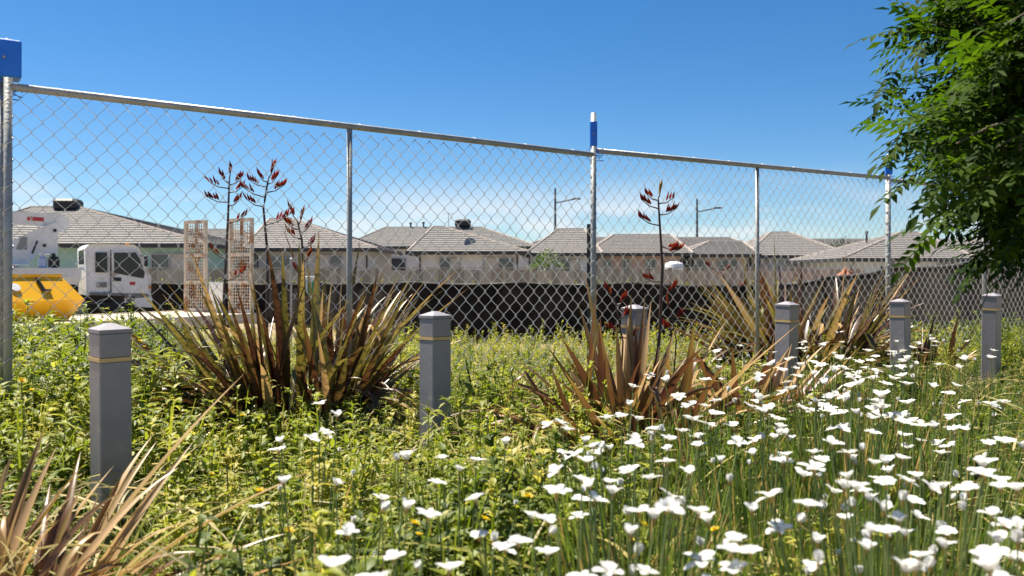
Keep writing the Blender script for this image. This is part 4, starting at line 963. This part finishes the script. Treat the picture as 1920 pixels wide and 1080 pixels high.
# tall weeds with pale seed heads behind the fence
X = rng.uniform(-3.6, 4.6, 520); Y = rng.uniform(6.6, 10.2, 520)
scatter('seeding_weeds', np.stack([X, Y, ground_h(X, Y)], 1), rng.uniform(.22, .46, 520), np.clip(rng.normal(.72, .2, 520), 0, 1), 'pale seeding weeds behind the chain link fence', 'weeds', M_WEED, SPR, rng.uniform(.5, .8, 520))
X = rng.uniform(4.2, 9, 700); Y = rng.uniform(6.2, 10, 700)
scatter('verge_weeds', np.stack([X, Y, ground_h(X, Y)], 1), rng.uniform(.25, .55, 700), np.clip(rng.normal(.2, .17, 700), 0, 1), 'green weeds at the far right by the shade cloth', 'weeds', M_WEED, SPR, rng.uniform(.6, 1, 700))  # low tint stands in for the tree's shadow here
X = rng.uniform(-18, 12, 900); Y = rng.uniform(30.5, 33.5, 900); kx = pnoise(X, Y, .8) > .55
X, Y = X[kx], Y[kx]
scatter('fence_line_weeds', np.stack([X, Y, ground_h(X, Y)], 1), rng.uniform(.7, 1.55, len(X)), np.clip(rng.normal(.65, .2, len(X)), 0, 1), 'tall weeds at the foot of the paling fence', 'weeds', M_WEED, SPR, rng.uniform(.4, .7, len(X)))
X = rng.uniform(-11, 6, 9000); Y = rng.uniform(10, 24, 9000)
n = len(X); V, Q = strips(np.stack([X, Y, ground_h(X, Y)], 1), rand_dirs(n, .05, .8), rng.uniform(.12, .4, n), rng.uniform(.008, .016, n), rng.uniform(.1, .6, n), 4, .1, iris_prof)
tag(link('dry_grass', np_mesh('dry_grass', V, Q, M_GRASS, np.repeat(np.clip(rng.normal(.75, .2, n), 0, 1), 15))), 'dry grass on the building site beyond the fence', 'grass', None, 'stuff')

# yellow flowering weeds one can pick out
M_YFL = leafmat('yellow_petal', [(0, (.62, .40, .01)), (1, (.78, .60, .02))], .3, tboost=1.1)
def yellow_mesh():
    n = 14; az = np.arange(n) * 2 * np.pi / n; V, Q = strips(np.zeros((n, 3)), rand_dirs(n, .75, 1.2, az), np.full(n, .016), np.full(n, .006), np.full(n, .1), 3, .1); n2 = 10
    V2, Q2 = strips(np.zeros((n2, 3)), rand_dirs(n2, .1, .7), np.full(n2, .011), np.full(n2, .005), np.zeros(n2), 3, .1)
    return np_mesh('flower_head', np.concatenate([V, V2]), np.concatenate([Q, Q2 + V.size // 3]), M_YFL, np.repeat(rng.uniform(0, 1, n + n2), 12))
YM = yellow_mesh()
ylist = [(425, 866, 'at the foot of the big flax, left'), (487, 922, 'in the weeds below the big flax'), (455, 780, 'in front of the big flax stems'), (541, 997, 'blurred in the near weeds at lower left'), (990, 932, 'left of the white flower drift'),
         (1340, 996, 'among the white flowers at bottom centre'), (776, 983, 'just left of a white flower near the bottom'), (908, 975, 'between two white flowers near the bottom'), (700, 655, 'behind the big flax leaves'), (84, 618, 'by the left fence post'), (150, 575, 'in front of the yellow bin'), (262, 640, 'right behind the nearest bollard'), (960, 700, 'near the tips of the reddish flax'), (40, 715, 'low at the left edge'), (1205, 985, 'in the drift at bottom centre')]
for (x, y, w_) in ylist:
    h = .36 if x > 300 else .60
    if y < 720 and x > 300: h = .40
    Z = min((EYE - h) * F / (y - 515), 6.0); h = EYE - (y - 515) / F * Z; X = (x - 960) / F * Z; g = float(ground_h(X, Z)); h -= g
    e = empty('yellow_weed', (X, Z, g), 'weed with small yellow flower ' + w_, 'weed', 'yellow flowering weeds')
    tv, tq, ttt = random.choice(SPR); link('foliage', np_mesh('foliage', tv * np.array([h * .9, h * .9, h * .95]), tq, M_WEED, np.clip(ttt + .5, 0, 1)), e)
    MB().tube([(0, 0, h * .4), (.004, 0, h * .75), (0, 0, h)], .0025, 5).build('stem', MC['flower_stem'], e)
    f_ = link('flower_head', YM, e); f_.location = (0, 0, h); f_.rotation_euler = (random.uniform(-.5, .5), random.uniform(-.5, .5), 0)
    if random.random() < .5:
        f2 = link('flower_head', YM, e); f2.location = (random.uniform(-.04, .04), random.uniform(-.04, .04), h - .03); f2.scale = (.7, .7, .7)
for (x, y, Z, lab) in ((525, 1030, .95, 'blurred leafy weed closest to the camera, lower left of centre'), (300, 1062, 1.15, 'blurred leafy weed near the bottom, right of the corner flax'), (770, 1075, 1.0, 'blurred leafy weed at the bottom edge left of centre')):
    h = EYE - (y - 515) / F * Z; X = (x - 960) / F * Z
    e = empty('leafy_weed', (X, Z, 0), lab, 'weed', 'weeds closest to the camera'); tv, tq, ttt = sprig(40 + x, 34, .17, .05)
    link('foliage', np_mesh('foliage', tv * np.array([h * .55, h * .55, h]), tq, M_WEED, np.clip(ttt + .55, 0, 1)), e)

# ------------------------------------------------------------------ overhanging tree at right
TX, TY = 3.05, 3.35
te = empty('overhanging_tree', (TX, TY, 0), 'dark leafy tree with feathery leaves overhanging from the right', 'tree')
zb_ = [.80, .87, .95, 1.05, 1.14, 1.25, 1.38, 1.52, 1.70, 1.80, 1.92, 2.3, 2.8, 3.3]
xb_ = [2.2, 2.15, 2.1, 1.95, 1.84, 1.66, 1.56, 1.53, 1.57, 1.60, 1.66, 1.8, 2.25, 2.8]
def inside(n):
    z = 1.10 + 2.1 * rng.uniform(0, 1, n) ** 1.1; y = rng.uniform(2.45, 4.5, n)
    xl = (np.interp(EYE + (z - EYE) * 3 / y, zb_, xb_) - .02) * (.4 + .6 * y / 3) + .4 * np.abs((y - 3.0) / 1.1) ** 2.2 + .10 * np.sin(z * 9 + y * 4) + .06 * np.sin(z * 21 - y * 7)
    u = rng.uniform(0, 1, n) ** 1.4
    x = xl + (4.3 - xl) * u
    return np.stack([x, y, z], 1), x - xl
# compound leaf: rachis plus paired leaflets, along +x
def compound(seed, npair=5):
    r_ = np.random.default_rng(seed); b, d, L, W = [], [], [], []
    for k in range(npair):
        s = .035 + k * .028
        for sg in (-1, 1):
            b.append((s, 0, -.6 * s * s)); d.append((.62, sg * .78, -.12 + r_.normal(0, .12))); L.append(.046 * r_.uniform(.85, 1.1) * (1 - .06 * abs(k - 2))); W.append(.020)
    b.append((0.035 + npair * .028, 0, -.02)); d.append((1, 0, -.2)); L.append(.056); W.append(.023)
    n = len(b); V, Q = strips(np.array(b, float), nrm(np.array(d, float)), np.array(L), np.array(W), np.full(n, .2), 2, .12, lambda s: np.array([.18, 1.0, .05]))
    V2, Q2 = strips(np.array([[0, 0, 0.]]), np.array([[1, 0, 0.]]), np.array([.17]), np.array([.0022]), np.array([.12]), 2, .3, lambda s: 1 - .5 * s)
    return np.concatenate([V, V2]).reshape(-1, 3), np.concatenate([Q, Q2 + V.size // 3]), np.concatenate([np.repeat(r_.uniform(-.2, .2, n), 9), np.full(9, .3)])
CMP = [compound(i, 4 + i % 2) for i in range(4)]
ctr, dep = inside(1900)
out = ctr - np.array([3.1, 3.3, 1.7]); out[:, 2] *= .35; out = nrm(out)
LP_, LD_, LE_ = [], [], []
tw = MB()
for i in range(len(ctr)):
    d0 = nrm((out[i] + rng.normal(0, .35, 3) + np.array([0, 0, .05]))[None])[0]
    nl = 8; tl_ = .26
    for k in range(nl):
        s = k / (nl - 1); p_ = ctr[i] + d0 * (s - .6) * tl_ + np.array([0, 0, -.10 * s * s])
        a = k * 2.4; sidev = nrm(np.cross(d0, [0, 0, 1.])[None])[0]; up = np.cross(sidev, d0)
        ld = nrm((d0 * (.6 + .5 * s) + (sidev * math.cos(a) + up * .5 * math.sin(a)) * .9 + rng.normal(0, .15, 3) + np.array([0, 0, -.15]))[None])[0]
        LP_.append(p_); LD_.append(ld); LE_.append(dep[i])
    if i % 2 == 0: tw.tube([ctr[i] - d0 * .3 - [0, 0, .0], ctr[i], ctr[i] + d0 * .1 - [0, 0, .02]], [.005, .004, .002], 4, cap=False)
LP_, LD_, LE_ = np.array(LP_), np.array(LD_), np.array(LE_)
def frames(D):
    x = nrm(D); y = nrm(np.cross(np.tile([0, 0, 1.], (len(D), 1)), x)); y = nrm(y + rng.normal(0, .3, y.shape)); y = nrm(y - x * np.sum(x * y, 1, keepdims=True)); return np.stack([x, y, np.cross(x, y)], 2)
FRM = frames(LD_); SC = rng.uniform(.75, 1.15, len(LP_))
tl_loc = np.array([TX, TY, 0])
pxs = 960 + LP_[:, 0] / LP_[:, 1] * F
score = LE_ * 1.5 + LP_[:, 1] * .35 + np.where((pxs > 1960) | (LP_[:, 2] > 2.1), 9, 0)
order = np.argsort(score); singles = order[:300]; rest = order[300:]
cmesh = [np_mesh('leaf', v, q, M_TREE, np.clip(t + .72, 0, 1)) for (v, q, t) in CMP]  # crown edge leaves tinted paler, a sunlit rim put into the colour
for i in singles:
    o = link('leaf', cmesh[i % 4], te); M3 = Matrix(FRM[i].tolist()).to_4x4(); M3.translation = Vector((LP_[i] - tl_loc).tolist()); o.matrix_local = M3 @ Matrix.Scale(float(SC[i]), 4)
Vs, Qs, Ts, off = [], [], [], 0
for k, (v, q, t) in enumerate(CMP):
    ix = rest[rest % 4 == k]; W = np.einsum('nij,vj->nvi', FRM[ix] * SC[ix][:, None, None], v) + (LP_[ix] - tl_loc)[:, None]
    Vs.append(W.reshape(-1, 3)); Qs.append((q[None] + (np.arange(len(ix)) * len(v))[:, None, None]).reshape(-1, 4) + off); off += len(ix) * len(v)
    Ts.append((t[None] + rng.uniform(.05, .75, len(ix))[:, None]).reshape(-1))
tag(link('crown', np_mesh('crown', np.concatenate(Vs), np.concatenate(Qs), M_TREE, np.clip(np.concatenate(Ts), 0, 1)), te), kind='stuff')
M_BARK = mat('tree_bark', (.07, .055, .04), (.16, .13, .10), .9, scale=10, stretch=(3, 3, .6), bump=.7)
MB().tube([(0, 0, -.1), (.03, .02, .5), (-.02, .05, 1.1), (.02, 0, 1.8), (0, .04, 2.7)], [.10, .085, .075, .055, .02], 10).build('trunk', M_BARK, te, True)
lb = random.Random(3)
for q in range(16):
    a = q * 2.4 + .3; z0 = .7 + .12 * q; ln = lb.uniform(.9, 1.35) * (1.2 - q * .03); zz = z0 + lb.uniform(.1, .6)
    if math.cos(a) < 0: ln = min(ln, 1.5)
    pts_ = [(0, .03, z0), (ln * .45 * math.cos(a), ln * .4 * math.sin(a), z0 + (zz - z0) * .65), (ln * math.cos(a), ln * .8 * math.sin(a), zz)]
    MB().tube(pts_, [.03, .018, .006], 6).build('limb', M_BARK, te, True)
tws = tw; tws.v = [(v[0] - TX, v[1] - TY, v[2]) for v in tws.v]
tag(tws.build('twigs', M_BARK, te), kind='stuff')
